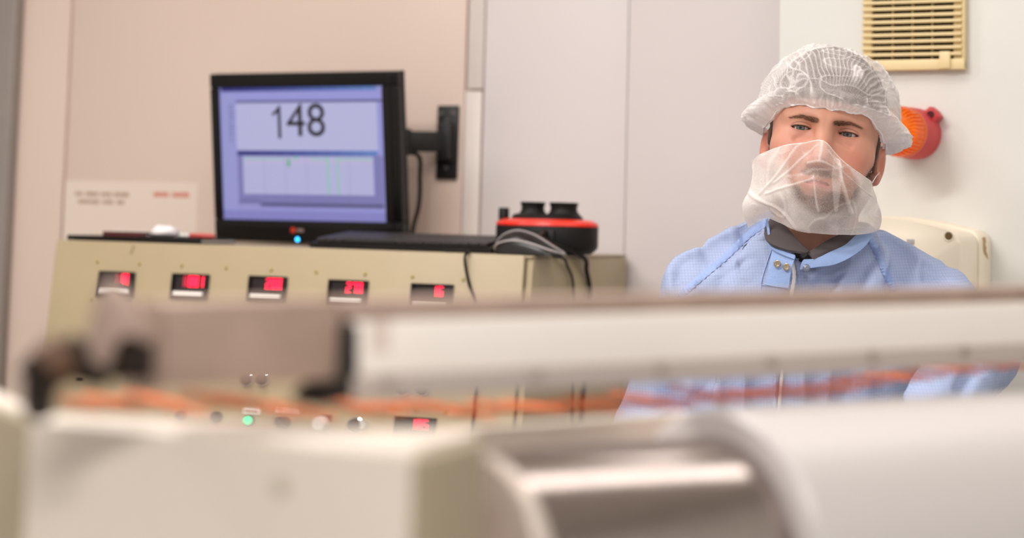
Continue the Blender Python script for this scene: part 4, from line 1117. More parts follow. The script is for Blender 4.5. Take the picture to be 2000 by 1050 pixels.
# eyes
def eye_obj(sgn):
    c = h2w([(EYE[0] * sgn, EYE[1], EYE[2] + 0.0006)])[0]
    tgt = np.array(CAM) + np.array([-0.28, 0.0, -0.02])
    g = tgt - c; g /= np.linalg.norm(g)
    gz = Vector(g); gx = gz.cross(UP).normalized(); gy = gx.cross(gz)
    angs = [0, 0.07, 0.14, 0.165, 0.19, 0.26, 0.33, 0.40, 0.445, 0.48, 0.52, 0.57, 0.75, 1.0, 1.3, 1.7, 2.2, 2.8]
    NS = 40; V = []; Cc = []; Q = []
    pup = np.array(rgb(12, 12, 14)[:3]); ir = np.array(rgb(78, 84, 82)[:3]); irl = np.array(rgb(112, 118, 112)[:3]); limb = np.array(rgb(44, 52, 58)[:3]); wh = np.array(rgb(206, 192, 186)[:3]); pk = np.array(rgb(226, 180, 172)[:3])
    for a in angs:
        for j in range(NS):
            t = 2 * math.pi * j / NS
            r = ER * (1 + 0.02 * max(0, 1 - (a / 0.5) ** 2))
            d = gx * (math.sin(a) * math.cos(t)) + gy * (math.sin(a) * math.sin(t)) + gz * math.cos(a)
            V.append(c + np.array(d) * r)
            if a < 0.15: k = pup
            elif a < 0.43: k = ir + (irl - ir) * (0.5 + 0.5 * math.sin(j * 7.1) * math.cos(j * 2.3)) * (1 if a < 0.35 else 0.6)
            elif a < 0.50: k = limb
            else: k = wh + (pk - wh) * min(1, max(0, (a - 0.6) / 0.8))
            Cc.append(k)
    for i in range(len(angs) - 1):
        for j in range(NS):
            Q.append((i * NS + j, i * NS + (j + 1) % NS, (i + 1) * NS + (j + 1) % NS, (i + 1) * NS + j))
    m = MATS.get('eye')
    if not m:
        m = bpy.data.materials.new('eye'); m.use_nodes = True; nt = m.node_tree; b = nt.nodes['Principled BSDF']
        a = nt.nodes.new('ShaderNodeAttribute'); a.attribute_name = 'Col'; nt.links.new(a.outputs['Color'], b.inputs['Base Color'])
        b.inputs['Roughness'].default_value = 0.08; b.inputs['Coat Weight'].default_value = 0.5; MATS['eye'] = m
    return np_obj('eyeball', V, Q, m, person, cols=np.array(Cc))
eye_obj(1); eye_obj(-1)

# hair strands of brows, lashes, beard and short hair
HT = BVHTree.FromPolygons([Vector(v) for v in HV], [list(q) for q in HQ])
def strands(name, roots, dirs, lens, rad, m, label=None, kind='stuff'):
    V = []; Fc = []
    for p, d, L in zip(roots, dirs, lens):
        d = d / (np.linalg.norm(d) + 1e-9); s = np.cross(d, [0.31, 0.2, 0.93]); s /= np.linalg.norm(s); w = np.cross(d, s)
        b = len(V)
        for k in range(3): V.append(p + rad * (s * math.cos(2.094 * k) + w * math.sin(2.094 * k)))
        V.append(p + d * L)
        Fc += [(b, b + 1, b + 3), (b + 1, b + 2, b + 3), (b + 2, b, b + 3)]
    o = np_obj(name, h2w(np.array(V)), Fc, m, person, smooth=False)
    if kind: o['kind'] = kind
    return o
M_BROW = mat('brown brow hair', rgb(84, 56, 40), 0.6)
M_BEARD = mat('brown stubble', rgb(66, 50, 40), 0.6)
M_HAIR = mat('dark brown hair', rgb(88, 66, 54), 0.55, noise=0.5, nscale=160, bump=0.5, bscale=500)
def nrm_at(p):
    h_ = 1e-3; X, Y, Z = [np.float32(a) for a in p]
    g = np.array([head_sdf(X + h_, Y, Z) - head_sdf(X - h_, Y, Z), head_sdf(X, Y + h_, Z) - head_sdf(X, Y - h_, Z), head_sdf(X, Y, Z + h_) - head_sdf(X, Y, Z - h_)], float)
    return g / (np.linalg.norm(g) + 1e-9)
# vertex normals of the head for growing hairs
q0 = HV[HQ]; fn_ = np.cross(q0[:, 2] - q0[:, 0], q0[:, 3] - q0[:, 1]); VN = np.zeros_like(HV)
for k in range(4): np.add.at(VN, HQ[:, k], fn_)
VN /= (np.linalg.norm(VN, axis=1)[:, None] + 1e-12)
bmk = brow_mask(hx, hz) * (hy > 0.05)
idx = np.nonzero(bmk > 0.35)[0]; idx = RNG.choice(idx, min(len(idx), 620), replace=False)
dr = np.stack([np.sign(HV[idx, 0]) * 1.0, 0.0 * idx, 0.55 - 9.0 * (np.abs(HV[idx, 0]) - 0.012)], 1) + 0.35 * VN[idx] + RNG.normal(0, 0.18, (len(idx), 3))
strands('eyebrow', HV[idx], dr, 0.0034 + 0.0024 * RNG.rand(len(idx)), 0.00016, M_BROW)
idx = np.nonzero(bm_ > 0.4)[0]; idx = RNG.choice(idx, min(len(idx), 7000), replace=False)
dr = 0.5 * VN[idx] + np.array([0, 0.1, -0.8]) + RNG.normal(0, 0.3, (len(idx), 3))
strands('beard', HV[idx], dr, 0.0022 + 0.0022 * RNG.rand(len(idx)), 0.00018, M_BEARD)
# upper lashes
R_, D_ = [], []
for sg in (-1, 1):
    for k in range(46):
        x = -0.0112 + 0.0224 * k / 45; z = -0.0010 + 0.0022 * max(0.0, 1 - abs(x / 0.015) ** 2.3) ** 0.75
        y = EYE[1] + math.sqrt(max(1e-8, 0.0136 ** 2 - x * x - z * z))
        R_.append(np.array([sg * (EYE[0] + x), y, z])); D_.append(np.array([sg * x * 40, 0.9, 0.12]) + RNG.normal(0, 0.12, 3))
strands('eyelashes', R_, D_, [0.0050] * len(R_), 0.00026, M_BROW)
# short hair
def hair_sdf(X, Y, Z):
    h_ = ell(X, Y, Z, (0, -0.008, 0.036), (0.0805, 0.106, 0.092))
    cut = 0.037 - Z - 0.55 * np.clip(0.075 - Y, 0, 0.09) * 1.0
    bk = np.maximum(cut, -Z - 0.075)
    h_ = smax(h_, bk, 0.006)
    sb = ell(np.abs(X), Y, Z, (0.0725, 0.0215, 0.002), (0.0035, 0.0085, 0.028))
    return smin(h_, sb, 0.006)
v, q = surfnet(hair_sdf, axis_pts((-0.09, 0.09, 0.003)), axis_pts((-0.12, 0.11, 0.003)), axis_pts((-0.09, 0.135, 0.003)))
vn = vnoise(v * np.array([1.0, 0.35, 1.0]), 170, 8)
v = v + (v - np.array([0, -0.008, 0.03])) * (0.016 * vn)[:, None]
hair = np_obj('hair', h2w(v), q, M_HAIR, person)
# ------------------------------------------------------------------ hair cap and beard cover (thin non-woven)
def nonwoven(name, tint):
    m = bpy.data.materials.new(name); m.use_nodes = True; nt = m.node_tree
    for n in list(nt.nodes): nt.nodes.remove(n)
    L = nt.links.new
    out = nt.nodes.new('ShaderNodeOutputMaterial'); mix = nt.nodes.new('ShaderNodeMixShader')
    tr = nt.nodes.new('ShaderNodeBsdfTransparent'); df = nt.nodes.new('ShaderNodeBsdfDiffuse'); tl = nt.nodes.new('ShaderNodeBsdfTranslucent')
    m2 = nt.nodes.new('ShaderNodeMixShader'); m2.inputs[0].default_value = 0.35
    df.inputs[0].default_value = tint; tl.inputs[0].default_value = tint
    L(df.outputs[0], m2.inputs[1]); L(tl.outputs[0], m2.inputs[2])
    a = nt.nodes.new('ShaderNodeAttribute'); a.attribute_name = 'Col'
    sep = nt.nodes.new('ShaderNodeSeparateColor'); L(a.outputs['Color'], sep.inputs[0])
    tc = nt.nodes.new('ShaderNodeTexCoord')
    n1 = nt.nodes.new('ShaderNodeTexNoise'); n1.inputs['Scale'].default_value = 1100; n1.inputs['Detail'].default_value = 3
    L(tc.outputs['Object'], n1.inputs['Vector'])
    mr = nt.nodes.new('ShaderNodeMapRange'); mr.inputs[1].default_value = 0.3; mr.inputs[2].default_value = 0.7
    mr.inputs[3].default_value = -0.16; mr.inputs[4].default_value = 0.16
    L(n1.outputs[0], mr.inputs[0])
    ad = nt.nodes.new('ShaderNodeMath'); ad.operation = 'ADD'; ad.use_clamp = True
    L(sep.outputs[0], ad.inputs[0]); L(mr.outputs[0], ad.inputs[1])
    L(ad.outputs[0], mix.inputs[0]); L(tr.outputs[0], mix.inputs[1]); L(m2.outputs[0], mix.inputs[2]); L(mix.outputs[0], out.inputs[0])
    return m
M_CAP = nonwoven('non-woven cap cloth', rgb(250, 244, 243))
M_MASK = nonwoven('non-woven beard cover cloth', rgb(250, 241, 236))

def interp(tab, x): return np.interp(x, [t[0] for t in tab], [t[1] for t in tab])
NPH, NSS = 480, 130
ph = np.linspace(-math.pi, math.pi, NPH, endpoint=False); ss = np.linspace(0, 1, NSS)
PHG, SSG = np.meshgrid(ph, ss, indexing='ij')
ap = np.degrees(np.abs(ph))
zB = interp([(0, 0.0265), (15, 0.027), (32, 0.0285), (45, 0.025), (58, 0.014), (70, 0.004), (85, -0.001), (110, -0.002), (180, -0.010)], ap)
# radius (horizontal) of brim, of the bulging ruffle and of the dome
rxB, ryBf, ryBb = 0.0800, 0.0990, 0.0960
cs_, sn_ = np.cos(ph), np.sin(ph)
bulge = interp([(0, 0.004), (30, 0.006), (55, 0.013), (80, 0.022), (110, 0.020), (180, 0.016)], ap)
rxM, ryMf, ryMb = 0.0985, 0.1110, 0.1130
zM = interp([(0, 0.052), (40, 0.050), (70, 0.036), (110, 0.030), (180, 0.020)], ap)
CYo = -0.004; ZT = 0.1275
# wavy brim line
zB = zB + 0.0013 * np.sin(ph * 17 + 1.2 * np.sin(ph * 5)) + 0.0003 * np.sin(ph * 41)
V = np.zeros((NPH, NSS, 3)); AL = np.zeros((NPH, NSS))
cut = 0.30
for j, s in enumerate(ss):
    ryB = np.where(cs_ > 0, ryBf, ryBb); ryM = np.where(cs_ > 0, ryMf, ryMb)
    if s < cut:
        t = s / cut
        # from brim outwards and up to the widest line of the dome
        k = math.sin(t * math.pi / 2) ** 0.8
        rx = rxB + (rxM - rxB) * k; ry = ryB + (ryM - ryB) * k
        ex_ = bulge * math.sin(t * math.pi) ** 0.8
        z = zB + (zM - zB) * t - 0.006 * math.sin(t * math.pi) * (bulge / 0.022)
        x = (rx + ex_) * sn_; y = (ry + ex_) * cs_ + CYo
    else:
        t = (s - cut) / (1 - cut) * math.pi / 2
        x = rxM * math.cos(t) ** 0.92 * sn_; y = ryM * math.cos(t) ** 0.92 * cs_ + CYo; z = zM + (ZT - zM) * math.sin(t)
    V[:, j] = np.stack([x, y, z], 1)
flat = V.reshape(-1, 3)
c0 = np.array([0, -0.004, 0.03]); nrm = flat - c0; nrm /= np.linalg.norm(nrm, axis=1)[:, None]
SF_ = SSG.ravel(); PF_ = PHG.ravel()
ruf = np.exp(-(SF_ / 0.17) ** 2)
# gathered ruffle
g1 = np.sin(PF_ * 62 + 2.2 * np.sin(PF_ * 7) + 3 * vnoise(flat, 40, 11) + 9 * SF_)
g2 = vnoise(flat * np.array([1, 1, 0.5]), 130, 12)
disp = ruf * (0.0022 * g1 + 0.0034 * g2) * (1 - 0.9 * np.exp(-(SF_ / 0.03) ** 2))
# fine accordion pleats over the dome plus crossing creases
wx = flat[:, 0] * 0.86 + flat[:, 2] * 0.34 + 0.20 * flat[:, 1]
sgn_ = vnoise(flat, 24, 16) > 0; ang = np.where(sgn_, np.arctan2(flat[:, 2] - 0.012, flat[:, 0] + 0.012), np.arctan2(flat[:, 2] - 0.030, flat[:, 0] - 0.055) * 1.1 + 0.04); warp = 0.17 * vnoise(flat, 24, 13) + 0.035 * vnoise(flat, 70, 14)
pl_ = np.sin((ang + warp) * 2 * math.pi / 0.088)
pamp = np.clip(0.60 + 0.9 * vnoise(flat, 32, 15), 0, 1) * (1 - 0.7 * ruf) * np.clip((np.hypot(flat[:, 0] + 0.012, flat[:, 2] - 0.012) - 0.022) / 0.02, 0, 1)
disp += 0.0007 * pl_ * pamp
def ridge(sc, seed, w):
    a = np.abs(vnoise(flat, sc, seed)); return np.exp(-(a / w) ** 2)
c1 = ridge(24, 16, 0.035); c2 = np.maximum(ridge(40, 17, 0.035), ridge(33, 27, 0.03))
disp += 0.0024 * c1 + 0.0014 * c2 + 0.0022 * vnoise(flat, 22, 18) * np.clip(SF_ * 2, 0, 1)
pv = flat + nrm * disp[:, None]
al = 0.38 + 0.34 * np.clip(pl_, 0, 1) ** 2 * pamp + 0.50 * c1 + 0.36 * c2 + 0.10 * vnoise(flat, 60, 19)
al = np.clip(al, 0, 0.92); al = al + (0.86 - al) * np.clip(np.exp(-(SF_ / 0.16) ** 4), 0, 1)
al = np.where(SF_ < 0.035, 0.95, al)
al += 0.35 * np.clip((np.abs(flat[:, 0]) - 0.060) / 0.04, 0, 1)
al = np.clip(al, 0, 0.97)
idx2 = np.arange(NPH * NSS).reshape(NPH, NSS)
q = np.stack([idx2, np.roll(idx2, -1, 0), np.roll(np.roll(idx2, -1, 0), -1, 1), np.roll(idx2, -1, 1)], -1)[:, :-1].reshape(-1, 4)
cap_o = np_obj('hair_cap', h2w(pv), q, M_CAP, person, cols=np.stack([al] * 3, 1))
cap_o['label'] = 'translucent white pleated hair cap with a gathered rim'
# gathered elastic rim of the cap
rim = [Vector(h2w([pv.reshape(NPH, NSS, 3)[i % NPH, 1]])[0]) for i in range(0, NPH + 1, 3)]
MB().tube(rim, lambda t: 0.0013 + 0.0003 * math.sin(t * 520), 6, 1).build('elastic_rim', mat('white elastic', rgb(246, 240, 238), 0.8), cap_o)

# beard cover: sheet hung over nose and chin
MU = [[(1469, 315), (1488, 301), (1528, 285), (1570, 279), (1607, 275), (1639, 308), (1664, 328), (1703, 356)],
      [(1470, 338), (1496, 326), (1535, 312), (1574, 306), (1606, 306), (1640, 330), (1668, 346), (1706, 372)],
      [(1467, 370), (1497, 358), (1540, 348), (1577, 344), (1603, 345), (1640, 356), (1675, 370), (1712, 391)],
      [(1452, 400), (1490, 393), (1535, 386), (1574, 386), (1604, 388), (1645, 391), (1682, 400), (1719, 410)],
      [(1455, 424), (1491, 412), (1530, 416), (1569, 423), (1608, 427), (1650, 428), (1689, 428), (1721, 430)],
      [(1462, 443), (1494, 426), (1522, 435), (1562, 449), (1608, 456), (1650, 457), (1690, 456), (1716, 448)]]
MO_ = [[.035, .015, .000, -.022, -.045, -.036, -.030, .000],
       [.030, .004, -.014, -.034, -.053, -.040, -.030, .004],
       [.028, .000, -.020, -.038, -.048, -.040, -.026, .008],
       [.028, -.002, -.022, -.038, -.043, -.036, -.016, .014],
       [.032, .006, -.012, -.028, -.034, -.024, -.002, .030],
       [.038, .014, .000, -.012, -.018, -.008, .010, .040]]
G = np.array([[list(P(u, v, o + 0.004)) for (u, v), o in zip(ru, ro)] for ru, ro in zip(MU, MO_)])
def crm(A, n):
    """Catmull-Rom refinement of axis 0 with n steps per piece"""
    out = []
    for i in range(len(A) - 1):
        p0, p1, p2, p3 = A[max(i - 1, 0)], A[i], A[i + 1], A[min(i + 2, len(A) - 1)]
        for k in range(n):
            t = k / n
            out.append(0.5 * (2 * p1 + (p2 - p0) * t + (2 * p0 - 5 * p1 + 4 * p2 - p3) * t * t + (3 * p1 - p0 - 3 * p2 + p3) * t ** 3))
    out.append(A[-1]); return np.array(out)
G2 = crm(G, 22); G2 = np.swapaxes(crm(np.swapaxes(G2, 0, 1), 22), 0, 1)
nr, nc = G2.shape[:2]
du = np.gradient(G2, axis=1); dv_ = np.gradient(G2, axis=0); N = np.cross(du, dv_); N /= np.linalg.norm(N, axis=2)[..., None] + 1e-9
N[N[..., 1] > 0] *= -1
vv, uu = np.meshgrid(np.linspace(0, 1, nr), np.linspace(0, 1, nc), indexing='ij')
fl = G2.reshape(-1, 3)
n_a = vnoise(fl, 30, 21).reshape(nr, nc); n_b = vnoise(fl, 75, 22).reshape(nr, nc)
cr1 = np.exp(-(np.abs(vnoise(fl * np.array([1, 1, .6]), 34, 23)) / 0.05) ** 2).reshape(nr, nc)
cr2 = np.exp(-(np.abs(vnoise(fl, 60, 24)) / 0.055) ** 2).reshape(nr, nc)
# the sharp fold right of the nose and the ridge down from the nose tip, the pulls to the left corner
def seg_w(a, b, w):
    a = np.array(a); b = np.array(b); p = np.stack([uu, vv], -1) - a; ab = b - a
    h = np.clip((p @ ab) / (ab @ ab), 0, 1); d = np.linalg.norm((p - h[..., None] * ab) * np.array([1.5, 1.0]), axis=-1); return np.exp(-(d / w) ** 2)
folds = [((0.70, 0.10), (0.765, 0.72), 0.020, 0.004), ((0.57, 0.02), (0.555, 0.24), 0.016, 0.002), ((0.40, 0.03), (0.12, 0.50), 0.016, 0.0022), ((0.53, 0.08), (0.20, 0.42), 0.014, 0.0016),
         ((0.50, 0.40), (0.54, 0.72), 0.014, 0.0015), ((0.44, 0.27), (0.66, 0.24), 0.012, 0.0014), ((0.62, 0.10), (0.94, 0.40), 0.012, 0.0014), ((0.50, 0.42), (0.16, 0.52), 0.013, 0.0014), ((0.02, 0.45), (0.4, 0.95), 0.02, 0.002)]
dd = 0.0026 * n_a * np.clip(vv * 4, 0.15, 1) + 0.0008 * n_b + 0.0007 * cr1 + 0.0004 * cr2
A2 = 0.37 + 0.10 * n_b + 0.20 * cr1 + 0.10 * cr2 + 0.06 * n_a
for a, b, w, h_ in folds:
    k = seg_w(a, b, w); dd = dd + h_ * k; A2 = A2 + 0.42 * k
fold_zone = ((uu > 0.655) & (uu < 0.655 + 0.10 * np.clip(1 - vv / 0.72, 0, 1) + 0.02) & (vv > 0.08) & (vv < 0.72))
A2 = A2 + 0.28 * fold_zone
edge = np.maximum(np.exp(-(vv / 0.016) ** 2), np.exp(-((1 - vv) / 0.02) ** 2)); A2 = np.maximum(A2, 0.95 * edge)
rr_ = np.sqrt(((uu - 0.575) / 0.285) ** 2 + ((vv - 0.30) / 0.44) ** 2)
A2 = A2 - 0.07 + 0.52 * sstep(0.92, 1.16, rr_) * (0.85 + 0.30 * n_a)
MV = G2 + N * dd[..., None]
i2 = np.arange(nr * nc).reshape(nr, nc)
q = np.stack([i2[:-1, :-1], i2[:-1, 1:], i2[1:, 1:], i2[1:, :-1]], -1).reshape(-1, 4)
msk = np_obj('beard_cover', MV.reshape(-1, 3), q, M_MASK, person, cols=np.stack([np.clip(A2, 0, 0.96).ravel()] * 3, 1))
msk['label'] = 'translucent white beard cover over nose and chin'
MB().tube([Vector(p) for p in MV[0, ::4]], 0.0005, 6, 1).build('edge_cord', MATS['white elastic'], msk)
# thin loops from the cover to the ears
for cidx, sgn in ((0, 1), (-1, -1)):
    a = Vector(MV[2, cidx]); e = Vector(h2w([(sgn * 0.080, -0.016, -0.030)])[0]); e2 = Vector(h2w([(sgn * 0.076, -0.022, -0.005)])[0])
    MB().tube([a, a.lerp(e, 0.5), e, e2], 0.0007, 5, 4).build('ear_loop', MATS['white elastic'], msk)

# ------------------------------------------------------------------ clothes
shA, elA, wrA = ARMS['a']['sh'], ARMS['a']['el'], ARMS['a']['wr']
shB, elB, wrB = ARMS['b']['sh'], ARMS['b']['el'], ARMS['b']['wr']
ncA, ncB = Pn(1532, 480, 0.115), Pn(1665, 502, 0.115)
c_top = Pn(1590, 610, 0.105); c_mid = Pn(1562, 780, 0.120); c_low = np.array([c_mid[0] + 0.01, c_mid[1] + 0.02, 0.80])
def torso(X, Y, Z, g=0.0):
    d = cap(X, Y, Z, c_top, c_mid, 0.125 - g, 0.128 - g, sq=(1.32, 0.86, 1.0))
    d = smin(d, cap(X, Y, Z, c_mid, c_low, 0.128 - g, 0.150 - g, sq=(1.25, 0.92, 1.0)), 0.05)
    d = smin(d, cap(X, Y, Z, ncA, shA, 0.055 - g, 0.056 - g), 0.035)
    d = smin(d, cap(X, Y, Z, ncB, shB, 0.050 - g, 0.054 - g), 0.035)
    return d
nk0, nk1 = Pn(1604, 405, 0.085), Pn(1586, 488, 0.040)
def neck_cut(X, Y, Z, g=0.0):
    return cap(X, Y, Z, nk0, nk1, 0.070 + g, 0.026 + g, sq=(1.0, 1.0, 1.0))
def coat_base(X, Y, Z):
    d = torso(X, Y, Z)
    a = smin(cap(X, Y, Z, shA, elA, 0.057, 0.052), cap(X, Y, Z, elA, wrA, 0.052, 0.040), 0.025)
    b = smin(cap(X, Y, Z, shB, elB, 0.056, 0.050), cap(X, Y, Z, elB, wrB, 0.050, 0.040), 0.025)
    d = smin(d, a, 0.008); d = smin(d, b, 0.008)
    d = smax(d, -neck_cut(X, Y, Z), 0.006)
    hem = 0.80 - Z
    return np.maximum(d, hem)
cx_ = c_top[0]; XL, XH = cx_ - 0.36, cx_ + 0.36
gx_, gy_, gz_ = axis_pts((XL, XH, 0.012)), axis_pts((2.28, 2.98, 0.012)), axis_pts((0.76, 1.52, 0.012))
cv, cq = surfnet(coat_base, gx_, gy_, gz_)
CB = BVHTree.FromPolygons([Vector(v) for v in cv], [list(map(int, q_)) for q_ in cq])
def on_coat(u, v, tree=None, off=0.0):
    d = ray(u, v).normalized(); h = (tree or CB).ray_cast(CAM + d * 2.0, d)
    if h[0] is None: return P(u, v, 0.06)
    return h[0] - d * off
GROOVE = [([(1456, 440), (1428, 466), (1404, 506)], 0.012), ([(1400, 466), (1374, 494), (1354, 544)], 0.012), ([(1332, 505), (1328, 560)], 0.010), ([(1420, 525), (1396, 572)], 0.010),
          ([(1746, 470), (1768, 492), (1764, 530), (1752, 562)], 0.012), ([(1700, 488), (1682, 524), (1668, 560)], 0.010), ([(1655, 506), (1622, 540), (1598, 566)], 0.009), ([(1815, 520), (1812, 560)], 0.007),
          ([(1375, 545), (1360, 600)], 0.010), ([(1535, 500), (1552, 550)], 0.004), ([(1545, 505), (1562, 555)], 0.004),
          ([(1370, 690), (1366, 820)], 0.010), ([(1430, 680), (1424, 820)], 0.009), ([(1486, 690), (1482, 830)], 0.010), ([(1540, 700), (1545, 820)], 0.010), ([(1592, 690), (1600, 830)], 0.010),
          ([(1655, 690), (1640, 820)], 0.010), ([(1720, 690), (1735, 820)], 0.012), ([(1905, 705), (1880, 760)], 0.007)]
RIDGE = [([(1400, 680), (1398, 830)], 0.008), ([(1458, 680), (1455, 830)], 0.008), ([(1515, 690), (1512, 830)], 0.008), ([(1625, 690), (1615, 820)], 0.008), ([(1690, 690), (1690, 820)], 0.009),
         ([(1430, 470), (1412, 510)], 0.008), ([(1720, 470), (1735, 520)], 0.007)]
gsegs = [([np.array(on_coat(u, v)) for u, v in pl], r) for pl, r in GROOVE]
rsegs = [([np.array(on_coat(u, v)) for u, v in pl], r) for pl, r in RIDGE]
def coat_sdf(X, Y, Z):
    d = coat_base(X, Y, Z)
    for pts, r in rsegs:
        for a, b in zip(pts[:-1], pts[1:]): d = smin(d, cap(X, Y, Z, a + [0, .002, 0], b + [0, .002, 0], r * 0.7), 0.014)
    for pts, r in gsegs:
        for a, b in zip(pts[:-1], pts[1:]): d = smax(d, -cap(X, Y, Z, a - [0, .003, 0], b - [0, .003, 0], r * 1.7), 0.006)
    return d
cv, cq = surfnet(coat_sdf, axis_pts((XL, XH, 0.0046)), axis_pts((2.28, 2.50, 0.0065), (2.50, 2.80, 0.0046), (2.80, 2.98, 0.008)), axis_pts((0.76, 1.18, 0.012), (1.18, 1.52, 0.0042)))
fr_ = cv @ np.array([[0.8, 0, -0.45], [0, 1, 0], [0.45, 0, 0.5]])
wn = 0.0040 * vnoise(fr_, 24, 31) + 0.0015 * vnoise(fr_, 62, 32) - 0.0035 * np.exp(-(np.abs(vnoise(fr_, 17, 33)) / 0.10) ** 2)
ctr = np.array([c_top[0], c_top[1], 0]); q0 = cv[cq]; fn_ = np.cross(q0[:, 2] - q0[:, 0], q0[:, 3] - q0[:, 1]); CN = np.zeros_like(cv)
for k in range(4): np.add.at(CN, cq[:, k], fn_)
CN /= np.linalg.norm(CN, axis=1)[:, None] + 1e-12
cv = cv + CN * wn[:, None]
def cloth_mat(name, base, line, rough=0.75):
    m = bpy.data.materials.new(name); m.use_nodes = True; nt = m.node_tree; b = nt.nodes['Principled BSDF']; L = nt.links.new
    tc = nt.nodes.new('ShaderNodeTexCoord'); mp = nt.nodes.new('ShaderNodeMapping'); mp.inputs['Rotation'].default_value = (0, 0.05, 0)
    L(tc.outputs['Object'], mp.inputs[0])
    # conductive thread grid woven into the cloth
    sx = nt.nodes.new('ShaderNodeSeparateXYZ'); L(mp.outputs[0], sx.inputs[0])
    def lines(sock, pitch, w):
        f = nt.nodes.new('ShaderNodeMath'); f.operation = 'DIVIDE'; L(sock, f.inputs[0]); f.inputs[1].default_value = pitch
        g = nt.nodes.new('ShaderNodeMath'); g.operation = 'FRACT'; L(f.outputs[0], g.inputs[0])
        h = nt.nodes.new('ShaderNodeMath'); h.operation = 'LESS_THAN'; L(g.outputs[0], h.inputs[0]); h.inputs[1].default_value = w
        return h.outputs[0]
    a = lines(sx.outputs[0], 0.0039, 0.2); c = lines(sx.outputs[2], 0.0039, 0.2)
    mxm = nt.nodes.new('ShaderNodeMath'); mxm.operation = 'MAXIMUM'; L(a, mxm.inputs[0]); L(c, mxm.inputs[1])
    ml_ = nt.nodes.new('ShaderNodeMath'); ml_.operation = 'MULTIPLY'; L(mxm.outputs[0], ml_.inputs[0]); ml_.inputs[1].default_value = 0.42
    mx = nt.nodes.new('ShaderNodeMix'); mx.data_type = 'RGBA'; mx.inputs[6].default_value = base; mx.inputs[7].default_value = line
    L(ml_.outputs[0], mx.inputs[0]); L(mx.outputs[2], b.inputs['Base Color'])
    b.inputs['Roughness'].default_value = rough; b.inputs['Specular IOR Level'].default_value = 0.25
    n = nt.nodes.new('ShaderNodeTexNoise'); n.inputs['Scale'].default_value = 55; n.inputs['Detail'].default_value = 5; n.inputs['Distortion'].default_value = 0.6
    L(tc.outputs['Object'], n.inputs['Vector'])
    bp_ = nt.nodes.new('ShaderNodeBump'); bp_.inputs['Strength'].default_value = 0.35; bp_.inputs['Distance'].default_value = 0.006
    L(n.outputs[0], bp_.inputs['Height']); L(bp_.outputs[0], b.inputs['Normal'])
    return m
M_COAT = cloth_mat('blue grid smock cloth', rgb(162, 174, 205), rgb(128, 144, 188))
M_COAT2 = mat('blue smock welt', rgb(150, 170, 216), 0.75, noise=0.08, nscale=300, bump=0.5, bscale=140)
M_COAT3 = mat('blue smock collar band', rgb(142, 166, 212), 0.75, noise=0.08, nscale=300, bump=0.3, bscale=300)
coat = np_obj('smock', cv, cq, M_COAT, person)
CT = BVHTree.FromPolygons([Vector(v) for v in cv], [list(map(int, q_)) for q_ in cq])
def ribbon(pts, wpx, name, m, parent, off=0.0012, th=0.0014, sub=8, ruck=0.0, seed=0):
    """flat strip lying on the smock along photo positions pts, wpx wide"""
    S = spline([(u, v, 0) for u, v in pts], sub)
    rows = []
    for i, p in enumerate(S):
        t = (S[min(i + 1, len(S) - 1)] - S[max(i - 1, 0)]).normalized(); n_ = Vector((-t.y, t.x, 0))
        row = []
        for k in range(6):
            w_ = (k / 5 - 0.5) * wpx * (1 + 0.10 * math.sin(i * 1.7 + seed))
            h_ = math.cos((k / 5 - 0.5) * math.pi) * th
            r_ = ruck * math.sin(i * 2.3 + 1.1 * math.sin(i * 0.9) + k * 0.8)
            row.append(on_coat(p.x + n_.x * w_, p.y + n_.y * w_, CT, off + h_ + r_))
        rows.append(row)
    return MB().sheet(rows).build(name, m, parent)
ribbon([(1497, 434), (1462, 458), (1420, 498), (1380, 532), (1345, 562), (1328, 580)], 13, 'raglan_welt', M_COAT2, coat, ruck=0.0011, sub=14)
ribbon([(1697, 461), (1712, 490), (1727, 525), (1742, 556), (1752, 580)], 13, 'raglan_welt', M_COAT2, coat, ruck=0.0011, sub=14, seed=2)
ribbon([(1508, 484), (1497, 515), (1488, 545), (1486, 562)], 2.5, 'placket_seam', M_COAT2, coat, th=0.0008)
ribbon([(1488, 556), (1520, 560), (1550, 566)], 2.5, 'placket_seam', M_COAT2, coat, th=0.0008)
ribbon([(1547, 512), (1551, 530), (1550, 550), (1546, 572), (1540, 600)], 7, 'zip_tape', mat('white zip tape', rgb(244, 236, 232), 0.6), coat, off=0.002, th=0.001)
ribbon([(1533, 690), (1526, 740), (1520, 820)], 6, 'zip_tape', MATS['white zip tape'], coat, off=0.003, th=0.001)
# collar band: a raised strip around the neck opening
def band(rows_px, name, m, parent, th=0.0022):
    R = [[P(u, v, o) for u, v, o in r] for r in rows_px]
    A = np.array([[list(p) for p in r] for r in R]); A = crm(A, 4); A = np.swapaxes(crm(np.swapaxes(A, 0, 1), 8), 0, 1)
    return MB().sheet([[Vector(p) for p in r] for r in A], th).build(name, m, parent, angle=50)
def cz(u, v, off=0.003): 
    p = on_coat(u, v, CT, off); return p.y - DM
band([[(1690, 452, 0.045), (1672, 459, 0.026), (1650, 478, 0.012), (1620, 492, 0.002), (1594, 504, -0.004), (1570, 506, -0.006)],
      [(1700, 453, 0.042), (1684, 468, 0.022), (1660, 488, 0.006), (1628, 503, -0.004), (1596, 512, -0.010), (1566, 512, -0.011)],
      [(1704, 460, 0.040), (1690, 480, 0.018), (1664, 500, 0.000), (1630, 516, -0.008), (1596, 521, -0.013), (1562, 526, -0.013)]], 'collar_band', M_COAT3, coat)
